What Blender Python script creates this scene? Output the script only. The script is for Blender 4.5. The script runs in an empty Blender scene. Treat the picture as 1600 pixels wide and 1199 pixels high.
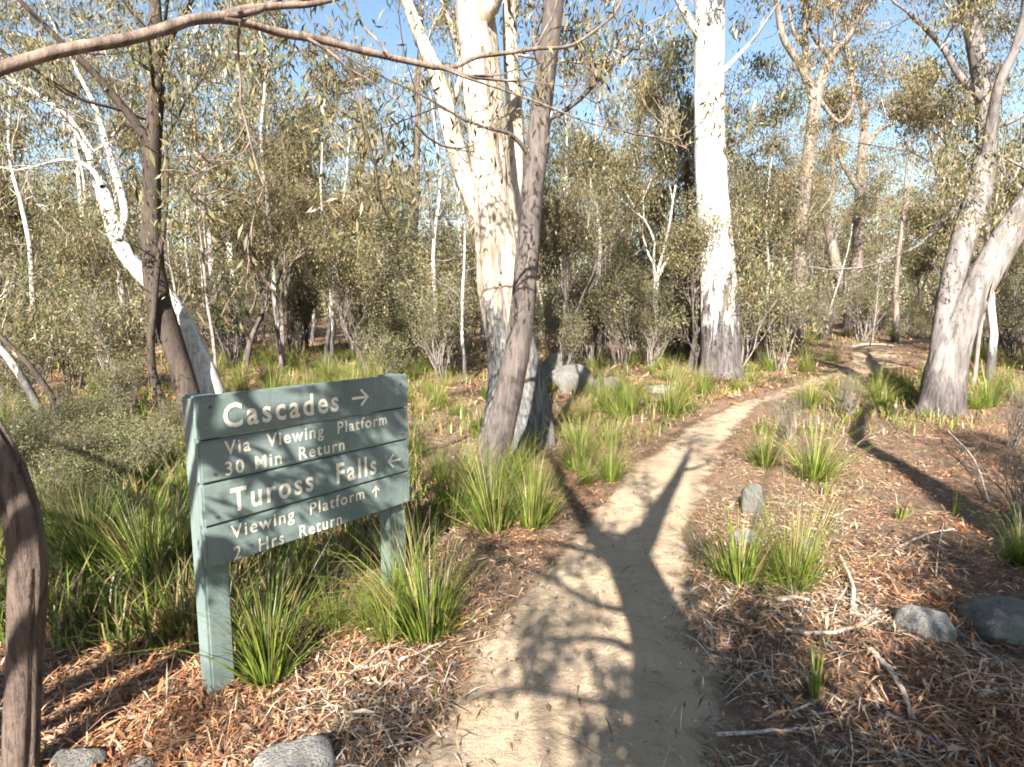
import bpy, math, random
import numpy as np
from mathutils import Vector

scene = bpy.context.scene
R = math.radians

# ------------------------------------------------------------------ camera, sky, sun, exposure
PITCH, FOC, EYE = 0.12, 900.0, 1.6            # pixels of the 1600 x 1199 photograph
SUN_AZ, SUN_EL = R(11), R(33)                 # sun stands behind the camera, a little to the left

cam = bpy.data.cameras.new('camera')
cam.sensor_fit = 'HORIZONTAL'; cam.sensor_width = 36.0; cam.lens = 36.0 * FOC / 1600.0
cam.clip_start = 0.05; cam.clip_end = 2000
cam_o = bpy.data.objects.new('camera', cam)
scene.collection.objects.link(cam_o)
cam_o.location = (0, 0, EYE); cam_o.rotation_euler = (R(90) - PITCH, 0, 0)
scene.camera = cam_o

world = bpy.data.worlds.new('World'); scene.world = world; world.use_nodes = True
wn = world.node_tree.nodes; wl = world.node_tree.links
bgn = wn.get('Background') or wn.new('ShaderNodeBackground')
sky = wn.new('ShaderNodeTexSky'); sky.sky_type = 'NISHITA'; sky.sun_disc = False
sky.sun_elevation = SUN_EL; sky.sun_rotation = R(180) + SUN_AZ
sky.air_density = 1.35; sky.dust_density = 0.3; sky.ozone_density = 2.0; sky.altitude = 0
wl.new(sky.outputs[0], bgn.inputs[0]); bgn.inputs[1].default_value = 0.053

sun = bpy.data.lights.new('sun', 'SUN'); sun.energy = 5.0; sun.angle = R(0.5); sun.color = (1.0, 0.95, 0.87)
sun_o = bpy.data.objects.new('sun', sun); scene.collection.objects.link(sun_o)
to_sun = Vector((-math.sin(SUN_AZ) * math.cos(SUN_EL), -math.cos(SUN_AZ) * math.cos(SUN_EL), math.sin(SUN_EL)))
sun_o.rotation_euler = to_sun.to_track_quat('Z', 'Y').to_euler()

vs = scene.view_settings
vs.view_transform = 'Standard'; vs.look = 'None'; vs.exposure = 2.1; vs.gamma = 1.0; vs.use_curve_mapping = False
cy = scene.cycles
cy.max_bounces = 4; cy.diffuse_bounces = 2; cy.glossy_bounces = 2; cy.transmission_bounces = 3; cy.transparent_max_bounces = 4
cy.caustics_reflective = False; cy.caustics_refractive = False
cy.use_denoising = True; cy.use_adaptive_sampling = True; cy.adaptive_threshold = 0.03
cy.filter_width = 1.8

# ------------------------------------------------------------------ helpers
C = scene.collection
def rng_(s): return np.random.default_rng(s)

def terrain(x, y):
    x = np.asarray(x, float); y = np.asarray(y, float)
    t = np.clip(y - 4.0, 0, 46)
    h = 0.03 * (np.sqrt(t * t + 1.0) - 1.0)
    near = np.clip((np.hypot(x, y) - 1.0) / 3.0, 0, 1)
    h = h + near * (0.035 * np.sin(1.1 * x + 0.4 * y + 0.7) + 0.03 * np.sin(0.7 * y - 0.9 * x + 2.0) + 0.015 * np.sin(2.3 * x + 1.9 * y))
    h = h - 0.13 * np.exp(-((x + 1.35) ** 2 + (y - 2.3) ** 2) / 1.6)
    far = np.clip((np.hypot(x, y) - 25) / 60.0, 0, 1)
    return h + far * (0.9 * np.sin(0.05 * x + 1.0) + 0.6 * np.sin(0.06 * y))

def gz(x, y): return float(terrain(x, y))

def ray(px, py):
    a = (px - 800.0) / FOC; b = -(py - 599.5) / FOC
    c, s = math.cos(PITCH), math.sin(PITCH)
    return np.array([a, b * s + c, b * c - s])

def at(px, py, Y):
    d = ray(px, py); t = Y / d[1]
    return np.array([d[0] * t, Y, EYE + d[2] * t])

def ground(px, py):
    d = ray(px, py); t = 0.5; step = 0.02
    while t < 300:
        p = d * t
        if EYE + p[2] <= gz(p[0], p[1]): break
        t += step; step = max(0.01, t * 0.004)
    p = d * t
    return np.array([p[0], p[1], gz(p[0], p[1])])

def nrm(v): return v / (np.linalg.norm(v, axis=-1, keepdims=True) + 1e-9)

def make_mesh(name, parts, mats, smooth=True):
    """parts: (verts, faces, material index, colours or None)"""
    V, L, T, M, K = [], [], [], [], []
    off = 0
    anyc = any(p[3] is not None for p in parts)
    for v, f, m, c in parts:
        v = np.asarray(v, float).reshape(-1, 3); f = np.asarray(f, int)
        V.append(v); L.append((f + off).ravel()); T.append(np.full(len(f), f.shape[1])); M.append(np.full(len(f), m))
        if anyc: K.append(np.full((len(v), 3), 0.5) if c is None else np.asarray(c, float).reshape(-1, 3))
        off += len(v)
    V = np.concatenate(V); L = np.concatenate(L); T = np.concatenate(T); M = np.concatenate(M)
    me = bpy.data.meshes.new(name)
    me.vertices.add(len(V)); me.vertices.foreach_set('co', V.ravel())
    me.loops.add(len(L)); me.loops.foreach_set('vertex_index', L.astype(np.int32))
    me.polygons.add(len(T))
    st = np.concatenate([[0], np.cumsum(T)[:-1]])
    me.polygons.foreach_set('loop_start', st.astype(np.int32))
    me.polygons.foreach_set('loop_total', T.astype(np.int32))
    me.polygons.foreach_set('material_index', M.astype(np.int32))
    me.polygons.foreach_set('use_smooth', np.full(len(T), smooth))
    for m in mats: me.materials.append(m)
    if anyc:
        a = me.color_attributes.new('Col', 'FLOAT_COLOR', 'POINT')
        a.data.foreach_set('color', np.c_[np.concatenate(K), np.ones(len(V))].astype(np.float32).ravel())
    me.update(calc_edges=True)
    return me

def put(name, me, parent=None, loc=(0, 0, 0)):
    o = bpy.data.objects.new(name, me); C.objects.link(o); o.location = loc
    if parent is not None: o.parent = parent
    return o

def tag(o, label=None, cat=None, group=None, kind=None):
    if label: o['label'] = label
    if cat: o['category'] = cat
    if group: o['group'] = group
    if kind: o['kind'] = kind
    return o

def thing(name, label, cat, loc, group=None, rz=0.0, scale=1.0):
    o = bpy.data.objects.new(name, None); C.objects.link(o)
    o.empty_display_size = 0.1
    o.location = loc; o.rotation_euler = (0, 0, rz); o.scale = (scale,) * 3
    return tag(o, label, cat, group)

def copy_thing(root, loc, rz, scale, label, group):
    r = root.copy(); C.objects.link(r)
    r.location = loc; r.rotation_euler = (0, 0, rz); r.scale = (scale,) * 3
    r['label'] = label; r['group'] = group
    for ch in root.children:
        c = ch.copy(); C.objects.link(c); c.parent = r
    return r

def smooth_path(P, n):
    """Catmull-Rom through rows of P (any columns), n rows out"""
    P = np.asarray(P, float)
    if len(P) < 3:
        t = np.linspace(0, 1, n)[:, None]; return P[0] * (1 - t) + P[-1] * t
    Q = np.vstack([2 * P[0] - P[1], P, 2 * P[-1] - P[-2]])
    seg = np.linalg.norm(np.diff(P[:, :3], axis=0), axis=1); cum = np.r_[0, np.cumsum(seg)]
    out = []
    for s in np.linspace(0, cum[-1] * 0.99999, n):
        i = min(np.searchsorted(cum, s, 'right') - 1, len(P) - 2)
        t = (s - cum[i]) / max(seg[i], 1e-9)
        a, b, c, d = Q[i], Q[i + 1], Q[i + 2], Q[i + 3]
        out.append(0.5 * ((2 * b) + (c - a) * t + (2 * a - 5 * b + 4 * c - d) * t * t + (3 * b - a - 3 * c + d) * t ** 3))
    return np.array(out)

def tube(P, r, k=6, rough=0.0, rng=None, flute=0.0):
    P = np.asarray(P, float); n = len(P); r = np.asarray(r, float)
    T = nrm(np.gradient(P, axis=0))
    ref = np.array([0.0, 1.0, 0.0]) if abs(T[0][1]) < 0.8 else np.array([1.0, 0, 0])
    u = np.cross(T[0], ref); u /= np.linalg.norm(u)
    U = np.zeros_like(P)
    for i in range(n):
        u = u - T[i] * np.dot(u, T[i]); u /= np.linalg.norm(u); U[i] = u
    W = np.cross(T, U)
    a = np.linspace(0, 2 * math.pi, k, endpoint=False)
    rr = np.repeat(r[:, None], k, 1)
    if rough and rng is not None:
        noise = rng.normal(0, 1, (n, k))
        noise = (noise + np.roll(noise, 1, 0) + np.roll(noise, 1, 1) + np.roll(noise, -1, 0)) / 2.0
        lump = rng.normal(0, 1, (max(2, n // 6), k)); lump = (lump + np.roll(lump, 1, 1)) / 1.4
        idx = np.linspace(0, len(lump) - 1, n); lo = np.floor(idx).astype(int); hi = np.minimum(lo + 1, len(lump) - 1); fr = (idx - lo)[:, None]
        rr = rr * (1 + rough * 0.45 * noise + rough * (lump[lo] * (1 - fr) + lump[hi] * fr))
    if flute:
        lobes = np.sin(a * 5 + 0.6) * 0.6 + np.sin(a * 3 + 2.0) * 0.5
        f = np.clip(1 - np.arange(n) / (0.16 * n), 0, 1)[:, None] ** 1.6
        rr = rr * (1 + flute * f * lobes[None, :])
    V = P[:, None, :] + rr[:, :, None] * (np.cos(a)[None, :, None] * U[:, None, :] + np.sin(a)[None, :, None] * W[:, None, :])
    V = V.reshape(-1, 3)
    i = np.arange(n - 1)[:, None] * k; j = np.arange(k)[None, :]; j2 = (j + 1) % k
    F = np.stack([i + j, i + j2, i + k + j2, i + k + j], -1).reshape(-1, 4)
    return V, F

def leaf_quads(cen, L, W, rng, droop, pal, wts, bright=0.25):
    n = len(cen)
    d = rng.normal(0, 1, (n, 3)); d[:, 2] -= droop; d = nrm(d)
    s = nrm(np.cross(d, rng.normal(0, 1, (n, 3))))
    l = L * rng.uniform(0.6, 1.3, n)[:, None]; w = W * rng.uniform(0.7, 1.25, n)[:, None]
    nn = np.cross(d, s)
    mid = cen + d * l * 0.45 + nn * l * 0.08
    V = np.stack([cen, mid + s * w * 0.5, cen + d * l, mid - s * w * 0.5], 1).reshape(-1, 3)
    F = np.arange(4 * n).reshape(n, 4)
    pal = np.array(pal); c = pal[rng.choice(len(pal), n, p=np.array(wts) / sum(wts))] * rng.uniform(1 - bright, 1 + bright, n)[:, None]
    return V, F, np.repeat(c, 4, 0)

def grow(out, tips, rng, p, d, L, r, lev, maxlev, wig, ang, lift=0.10, shrink=0.66, side=2):
    n = 6 if lev < 2 else 4
    pts = [np.array(p, float)]; d = np.array(d, float)
    for i in range(n):
        d = nrm(d + rng.normal(0, wig, 3) + np.array([0, 0, lift])); pts.append(pts[-1] + d * L / n)
    pts = np.array(pts); e = 0.5 if lev < maxlev else 0.25
    rad = np.linspace(r, r * e, n + 1)
    out.append((pts, rad, lev))
    if lev >= maxlev:
        tips.append((pts[-1], d)); tips.append((pts[n // 2], d)); return
    spots = [(n, 1)] * 2 + [(int(rng.integers(2, n)), 0) for _ in range(side)]
    for i, end in spots:
        dd = nrm(pts[i] - pts[i - 1]); q = rng.normal(0, 1, 3); q = nrm(q - dd * np.dot(q, dd))
        a = ang * rng.uniform(0.6, 1.35)
        grow(out, tips, rng, pts[i], dd * math.cos(a) + q * math.sin(a), L * shrink * rng.uniform(0.75, 1.2), max(rad[i] * 0.72, 0.004), lev + 1, maxlev, wig, ang, lift, shrink, side)

# ------------------------------------------------------------------ materials
class NT:
    def __init__(s, name, rough=0.85, spec=0.25):
        s.m = bpy.data.materials.new(name); s.m.use_nodes = True
        s.t = s.m.node_tree; s.n = s.t.nodes; s.l = s.t.links
        s.b = s.n['Principled BSDF']; s.out = s.n['Material Output']
        s.b.inputs['Roughness'].default_value = rough; s.b.inputs['Specular IOR Level'].default_value = spec
    def add(s, t, **k):
        x = s.n.new(t)
        for a, v in k.items(): setattr(x, a, v)
        return x
    def coord(s, scale=(1, 1, 1), kind='Object'):
        tc = s.add('ShaderNodeTexCoord'); mp = s.add('ShaderNodeMapping')
        mp.inputs['Scale'].default_value = scale; s.l.new(tc.outputs[kind], mp.inputs['Vector']); return mp.outputs[0]
    def noise(s, vec, scale, detail=5, rough=0.6, dist=0.0):
        x = s.add('ShaderNodeTexNoise'); x.inputs['Scale'].default_value = scale; x.inputs['Detail'].default_value = detail
        x.inputs['Roughness'].default_value = rough; x.inputs['Distortion'].default_value = dist
        if vec is not None: s.l.new(vec, x.inputs['Vector'])
        return x.outputs['Fac']
    def ramp(s, fac, stops):
        x = s.add('ShaderNodeValToRGB'); e = x.color_ramp.elements
        while len(e) < len(stops): e.new(0.5)
        for el, (p, c) in zip(e, stops):
            el.position = p; el.color = (c, c, c, 1) if np.isscalar(c) else (*c, 1)
        s.l.new(fac, x.inputs[0]); return x.outputs[0]
    def mix(s, fac, a, b, mode='MIX'):
        x = s.add('ShaderNodeMix', data_type='RGBA', blend_type=mode)
        for sock, v in ((x.inputs[0], fac), (x.inputs[6], a), (x.inputs[7], b)):
            if isinstance(v, bpy.types.NodeSocket): s.l.new(v, sock)
            elif np.isscalar(v): sock.default_value = v
            else: sock.default_value = (*v, 1)
        return x.outputs[2]
    def math(s, op, a, b=None):
        x = s.add('ShaderNodeMath', operation=op)
        for sock, v in zip(x.inputs, (a, b)):
            if v is None: continue
            if isinstance(v, bpy.types.NodeSocket): s.l.new(v, sock)
            else: sock.default_value = v
        return x.outputs[0]
    def bump(s, h, strength, dist):
        x = s.add('ShaderNodeBump'); x.inputs['Strength'].default_value = strength; x.inputs['Distance'].default_value = dist
        s.l.new(h, x.inputs['Height']); s.l.new(x.outputs[0], s.b.inputs['Normal'])
    def color(s, c): s.l.new(c, s.b.inputs['Base Color'])

def bark(name, light, mid, dark, base_h=0.0, base_col=(0.06, 0.05, 0.045), streak=0.5, mottle=0.5, bumpd=0.012, fine=1.0):
    t = NT(name, 0.9, 0.15)
    v1 = t.coord((3.0 * fine, 3.0 * fine, 0.7 * fine)); v2 = t.coord((14 * fine, 14 * fine, 1.6 * fine)); v3 = t.coord((1, 1, 1))
    n1 = t.noise(v1, 1.6, 6, 0.62, 0.6); n2 = t.noise(v2, 1.5, 7, 0.7, 0.4); n3 = t.noise(v3, 9 * fine, 6, 0.7)
    c = t.mix(t.ramp(n1, [(0.50 - 0.12 * mottle, 0.0), (0.62, 1.0)]), light, mid)
    n4 = t.noise(t.coord((5.0 * fine, 5.0 * fine, 0.35 * fine)), 1.3, 4, 0.6, 1.2)
    c = t.mix(t.math('MULTIPLY', t.ramp(n4, [(0.52, 0.0), (0.60, 1.0)]), 0.55), c, tuple((m_ + d_) / 2 for m_, d_ in zip(mid, dark)))
    c = t.mix(t.math('MULTIPLY', t.ramp(n2, [(0.50, 0.0), (0.66, 1.0)]), streak), c, dark)
    c = t.mix(t.math('MULTIPLY', t.ramp(n3, [(0.56, 0.0), (0.70, 1.0)]), 0.45), c, dark)
    if base_h > 0:
        tc = t.add('ShaderNodeTexCoord'); sx = t.add('ShaderNodeSeparateXYZ'); t.l.new(tc.outputs['Object'], sx.inputs[0])
        hh = t.math('ADD', t.math('DIVIDE', sx.outputs[2], base_h), t.math('MULTIPLY', t.math('SUBTRACT', n1, 0.5), 3.0))
        hh = t.math('ADD', hh, t.math('MULTIPLY', t.math('SUBTRACT', n2, 0.5), 1.2))
        rough = t.mix(t.ramp(n2, [(0.42, 0.0), (0.62, 1.0)]), base_col, tuple(min(1, x * 2.6) for x in base_col))
        c = t.mix(t.ramp(hh, [(0.75, 1.0), (1.15, 0.0)]), c, rough)
    t.color(c)
    t.bump(t.math('ADD', n2, t.math('MULTIPLY', n3, 0.6)), 0.9, bumpd)
    return t.m

M = {}
M['gum_white'] = bark('gum_white_bark', (0.62, 0.585, 0.53), (0.40, 0.37, 0.335), (0.17, 0.14, 0.115), 1.2, (0.055, 0.05, 0.047), 0.6, 0.7)
M['gum_lean'] = bark('gum_leaning_white_bark', (0.60, 0.57, 0.52), (0.40, 0.37, 0.335), (0.17, 0.14, 0.115), 0.25, (0.07, 0.062, 0.058), 0.6, 0.7)
M['gum_tall'] = bark('gum_tall_bark', (0.70, 0.675, 0.625), (0.52, 0.495, 0.45), (0.24, 0.205, 0.175), 1.9, (0.06, 0.052, 0.049), 0.5, 0.45)
M['gum_peel'] = bark('gum_peeling_bark', (0.50, 0.455, 0.385), (0.27, 0.22, 0.165), (0.115, 0.072, 0.046), 1.9, (0.07, 0.067, 0.065), 0.7, 0.9)
M['gum_grey'] = bark('gum_grey_bark', (0.29, 0.235, 0.195), (0.165, 0.13, 0.108), (0.06, 0.045, 0.038), 0.8, (0.06, 0.05, 0.045), 0.8, 0.7, 0.015)
M['gum_right'] = bark('gum_mauve_grey_bark', (0.235, 0.21, 0.195), (0.13, 0.113, 0.104), (0.045, 0.038, 0.034), 0.55, (0.05, 0.042, 0.04), 0.75, 0.7, 0.015)
M['stem_brown'] = bark('brown_stem_bark', (0.145, 0.118, 0.106), (0.092, 0.075, 0.068), (0.036, 0.029, 0.026), 0, (0, 0, 0), 0.9, 0.8, 0.014, 2.0)
M['stem_red'] = bark('reddish_flaky_bark', (0.185, 0.135, 0.108), (0.12, 0.088, 0.072), (0.045, 0.035, 0.031), 0, (0, 0, 0), 0.95, 0.9, 0.03, 2.2)
M['stem_dark'] = bark('dark_and_shaded_bark', (0.085, 0.065, 0.052), (0.06, 0.046, 0.038), (0.022, 0.018, 0.016), 0, (0, 0, 0), 0.8, 0.8, 0.012, 1.6)
M['branch_tan'] = bark('tan_branch_bark', (0.245, 0.185, 0.148), (0.125, 0.092, 0.075), (0.042, 0.031, 0.026), 0, (0, 0, 0), 0.75, 0.7, 0.006, 3.0)
M['twig'] = bark('grey_twig_bark', (0.29, 0.25, 0.22), (0.19, 0.16, 0.138), (0.085, 0.07, 0.06), 0, (0, 0, 0), 0.6, 0.6, 0.003, 2.0)
M['dead_stick'] = bark('bleached_stick_bark', (0.52, 0.45, 0.37), (0.38, 0.31, 0.25), (0.15, 0.11, 0.08), 0, (0, 0, 0), 0.6, 0.6, 0.003, 5.0)

def leafmat(name, transl=0.3, rough=0.5, spec=0.35):
    t = NT(name, rough, spec)
    a = t.add('ShaderNodeVertexColor', layer_name='Col')
    t.color(a.outputs[0])
    tr = t.add('ShaderNodeBsdfTranslucent'); t.l.new(t.mix(1.0, a.outputs[0], (1.0, 0.95, 0.6), 'MULTIPLY'), tr.inputs[0])
    mx = t.add('ShaderNodeMixShader'); mx.inputs[0].default_value = transl
    t.l.new(t.b.outputs[0], mx.inputs[1]); t.l.new(tr.outputs[0], mx.inputs[2]); t.l.new(mx.outputs[0], t.out.inputs[0])
    return t.m
M['leaf'] = leafmat('gum_leaf', 0.28, 0.45, 0.4)
M['blade'] = leafmat('tussock_blade', 0.30, 0.45, 0.4)
M['litter'] = leafmat('dead_leaf', 0.12, 0.7, 0.2)

# ground
t = NT('leaf_litter_soil', 0.95, 0.1)
v = t.coord((1, 1, 1))
nA = t.noise(v, 0.55, 5, 0.6, 0.5); nB = t.noise(v, 14, 8, 0.75, 0.8); nC = t.noise(v, 55, 6, 0.7); nD = t.noise(v, 2.6, 6, 0.65, 0.4)
c = t.mix(t.ramp(nB, [(0.36, 0.0), (0.62, 1.0)]), (0.085, 0.055, 0.040), (0.235, 0.150, 0.100))
c = t.mix(t.ramp(nC, [(0.52, 0.0), (0.68, 1.0)]), c, (0.38, 0.29, 0.21))
c = t.mix(t.ramp(nD, [(0.50, 0.0), (0.66, 0.6)]), c, (0.17, 0.135, 0.085))
c = t.mix(t.ramp(nA, [(0.50, 0.0), (0.64, 0.55)]), c, (0.26, 0.165, 0.10))
t.color(c); t.bump(t.math('ADD', nB, t.math('MULTIPLY', nC, 0.5)), 1.0, 0.03); M['ground'] = t.m

t = NT('pale_gritty_sand', 0.95, 0.1)
v = t.coord((1, 1, 1))
nA = t.noise(v, 1.1, 6, 0.6, 0.6); nB = t.noise(v, 24, 8, 0.75); nC = t.noise(v, 160, 4, 0.7); nD = t.noise(v, 5.5, 7, 0.7, 0.6)
c = t.mix(t.ramp(nA, [(0.36, 0.0), (0.66, 1.0)]), (0.58, 0.43, 0.285), (0.72, 0.55, 0.385))
c = t.mix(t.ramp(nD, [(0.50, 0.0), (0.72, 0.65)]), c, (0.34, 0.255, 0.17))
c = t.mix(t.ramp(nB, [(0.54, 0.0), (0.72, 0.7)]), c, (0.27, 0.19, 0.12))
c = t.mix(t.ramp(nC, [(0.58, 0.0), (0.70, 0.6)]), c, (0.20, 0.14, 0.09))
ea = t.add('ShaderNodeVertexColor', layer_name='Col'); es = t.add('ShaderNodeSeparateColor'); t.l.new(ea.outputs[0], es.inputs[0])
em = t.math('ADD', es.outputs[0], t.math('ADD', t.math('MULTIPLY', t.math('SUBTRACT', nD, 0.5), 1.6), t.math('MULTIPLY', t.math('SUBTRACT', nB, 0.5), 0.9)))
dirt = t.mix(t.ramp(nB, [(0.40, 0.0), (0.62, 1.0)]), (0.12, 0.070, 0.042), (0.30, 0.20, 0.13))
c = t.mix(t.ramp(em, [(0.42, 0.0), (0.80, 0.92)]), c, dirt)
t.color(c); t.bump(t.math('ADD', t.math('MULTIPLY', nD, 1.5), t.math('ADD', nB, t.math('MULTIPLY', nC, 0.35))), 1.0, 0.05); M['path'] = t.m

def rockmat(name, k):
    t = NT(name, 0.9, 0.2)
    v = t.coord((1, 1, 1))
    nA = t.noise(v, 5, 6, 0.65, 0.5); nB = t.noise(v, 22, 7, 0.7); nC = t.noise(v, 90, 4, 0.7); nD = t.noise(v, 11, 6, 0.7, 1.0)
    c = t.mix(t.ramp(nA, [(0.40, 0.0), (0.60, 1.0)]), (0.27 * k, 0.255 * k, 0.235 * k), (0.42 * k, 0.385 * k, 0.33 * k))
    c = t.mix(t.ramp(nB, [(0.54, 0.0), (0.68, 0.8)]), c, (0.10, 0.095, 0.09))
    c = t.mix(t.ramp(nD, [(0.54, 0.0), (0.60, 0.75)]), c, (0.40 * k, 0.41 * k, 0.36 * k))
    c = t.mix(t.ramp(nC, [(0.56, 0.0), (0.70, 0.6)]), c, (0.46 * k, 0.44 * k, 0.38 * k))
    t.color(c); t.bump(t.math('ADD', nB, nC), 1.0, 0.05); return t.m
M['rock'] = rockmat('lichened_granite', 0.72); M['rock_pale'] = rockmat('pale_granite', 1.3)

t = NT('faded_green_paint', 0.62, 0.35)
v = t.coord((1, 1, 1)); vg = t.coord((2.5, 2.5, 26))
nA = t.noise(vg, 2.2, 6, 0.7, 0.5); nB = t.noise(v, 3.2, 5, 0.6); nC = t.noise(v, 60, 4, 0.7)
c = t.mix(t.ramp(nB, [(0.36, 0.0), (0.66, 1.0)]), (0.118, 0.155, 0.143), (0.160, 0.200, 0.184))
c = t.mix(t.ramp(nA, [(0.54, 0.0), (0.72, 0.5)]), c, (0.105, 0.138, 0.138))
c = t.mix(t.ramp(nC, [(0.60, 0.0), (0.72, 0.5)]), c, (0.34, 0.40, 0.37))
nE = t.noise(t.coord((9, 9, 1.2)), 1.8, 6, 0.7, 0.6); nF = t.noise(v, 26, 6, 0.75, 0.8)
c = t.mix(t.ramp(nE, [(0.52, 0.0), (0.74, 0.55)]), c, (0.085, 0.10, 0.09))
c = t.mix(t.ramp(nF, [(0.66, 0.0), (0.70, 0.8)]), c, (0.27, 0.25, 0.21))
t.color(c); t.bump(nA, 0.35, 0.004); M['paint'] = t.m
t = NT('cream_lettering_paint', 0.6, 0.3)
n = t.noise(t.coord((1, 1, 1)), 45, 5, 0.7)
t.color(t.mix(t.ramp(n, [(0.50, 0.0), (0.72, 0.6)]), (0.66, 0.60, 0.48), (0.42, 0.40, 0.33))); M['cream'] = t.m
t = NT('rusty_steel', 0.6, 0.4); n = t.noise(t.coord((1, 1, 1)), 200, 4)
t.color(t.mix(n, (0.05, 0.04, 0.035), (0.14, 0.08, 0.05))); M['rust'] = t.m

PAL_GUM = [(0.138, 0.130, 0.056), (0.195, 0.168, 0.078), (0.085, 0.090, 0.046), (0.260, 0.195, 0.102), (0.230, 0.140, 0.070)]
W_GUM = [4, 4, 3, 2.4, 1.0]
W_GOLD = [2, 4, 1.2, 4.5, 2.0]
W_DARK = [4, 2.5, 4, 0.9, 0.5]
PAL_SHRUB = [(0.132, 0.140, 0.050), (0.185, 0.172, 0.074), (0.085, 0.094, 0.043), (0.235, 0.182, 0.098), (0.18, 0.165, 0.12)]
W_SHRUB = [4, 3, 2.5, 2.5, 1.5]
PAL_BLADE = [(0.120, 0.170, 0.024), (0.210, 0.255, 0.040), (0.056, 0.080, 0.017), (0.28, 0.22, 0.10), (0.33, 0.235, 0.125)]

# ------------------------------------------------------------------ ground and path
rad = np.r_[0.0, np.geomspace(0.15, 14, 130), np.geomspace(14.6, 900, 90)]
na = 288
A = np.linspace(0, 2 * math.pi, na, endpoint=False)
X = rad[1:, None] * np.cos(A)[None]; Y = rad[1:, None] * np.sin(A)[None]
V = np.vstack([[0, 0, 0], np.stack([X, Y, terrain(X, Y)], -1).reshape(-1, 3)])
V[0, 2] = gz(0, 0)
nr = len(rad) - 1
i = np.arange(nr - 1)[:, None] * na + 1; j = np.arange(na)[None]; j2 = (j + 1) % na
Fq = np.stack([i + j, i + na + j, i + na + j2, i + j2], -1).reshape(-1, 4)
j = np.arange(na); Ft = np.stack([np.zeros(na, int), 1 + j, 1 + (j + 1) % na], -1)
me = make_mesh('ground', [(V, Fq, 0, None), (V[:na + 1], Ft, 0, None)], [M['ground']])
tag(put('ground', me), 'leaf littered sandy forest floor on both sides of the track', kind='structure')

edges_px = [((520, 1300), (1220, 1300)), ((585, 1199), (1185, 1199)), ((685, 1060), (1135, 1050)), ((775, 960), (1105, 950)), ((850, 880), (1092, 870)),
            ((925, 800), (1098, 790)), ((992, 730), (1128, 725)), ((1068, 668), (1165, 668)), ((1155, 628), (1215, 628)), ((1245, 600), (1300, 600)),
            ((1290, 578), (1420, 578)), ((1300, 562), (1440, 558)), ((1325, 548), (1400, 546))]
PL = np.array([ground(*a)[:2] for a, b in edges_px]); PR = np.array([ground(*b)[:2] for a, b in edges_px])
back = np.array([[-0.55, -3.0], [-0.50, 0.0]]); backr = np.array([[1.1, -3.0], [1.0, 0.0]])
PL = np.vstack([back, PL]); PR = np.vstack([backr, PR])
PLs = smooth_path(np.c_[PL, PR], 150)
PC = (PLs[:, :2] + PLs[:, 2:]) / 2; PW = np.linalg.norm(PLs[:, :2] - PLs[:, 2:], axis=1) / 2
def path_d(x, y):
    """distance from the centre line over the half width (below 1: on the path)"""
    x = np.atleast_1d(x); y = np.atleast_1d(y); out = np.empty(len(x))
    for s in range(0, len(x), 4000):
        d = np.hypot(x[s:s + 4000, None] - PC[None, :, 0], y[s:s + 4000, None] - PC[None, :, 1])
        k = d.argmin(1); out[s:s + 4000] = d[np.arange(len(k)), k] / PW[k]
    return out
rg = rng_(5)
nx = 26; u = np.linspace(-1.18, 1.18, nx)
def wob():
    q = np.convolve(rg.normal(0, 1, 170), np.hanning(9), 'same')[10:160] + 0.35 * rg.normal(0, 1, 150); return q / 2.0
wl_, wr_ = wob(), wob()
ss_ = np.clip((np.abs(u) - 0.3) / 0.88, 0, 1) ** 1.5
ed = 1 + 0.13 * np.where(u[None] < 0, wl_[:, None], wr_[:, None]) * ss_[None]
ctr = PC[:, None, :] + (PLs[:, 2:] - PLs[:, :2])[:, None, :] / 2 * (u[None, :, None] * ed[..., None])
Z = terrain(ctr[..., 0], ctr[..., 1]) + 0.022 - 0.075 * np.clip(np.abs(u) - 0.80, 0, 1)[None] ** 1.0 + rg.normal(0, 0.0025, ctr.shape[:2])
V = np.concatenate([ctr, Z[..., None]], -1).reshape(-1, 3)
i = np.arange(149)[:, None] * nx; j = np.arange(nx - 1)[None]
F = np.stack([i + j, i + j + 1, i + nx + j + 1, i + nx + j], -1).reshape(-1, 4)
farv = np.clip((PC[:, 1] - 5.0) / 4.5, 0, 1)
ecol = np.clip((np.abs(u)[None] - 0.45) / 0.55, 0, 1) ** 1.3 * 0.85 + 0.64 * farv[:, None]
ecol = np.repeat(ecol.reshape(-1, 1), 3, 1)
tag(put('path', make_mesh('path', [(V, F, 0, ecol)], [M['path']])), 'pale sandy walking track winding off to the right', kind='structure')

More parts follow.
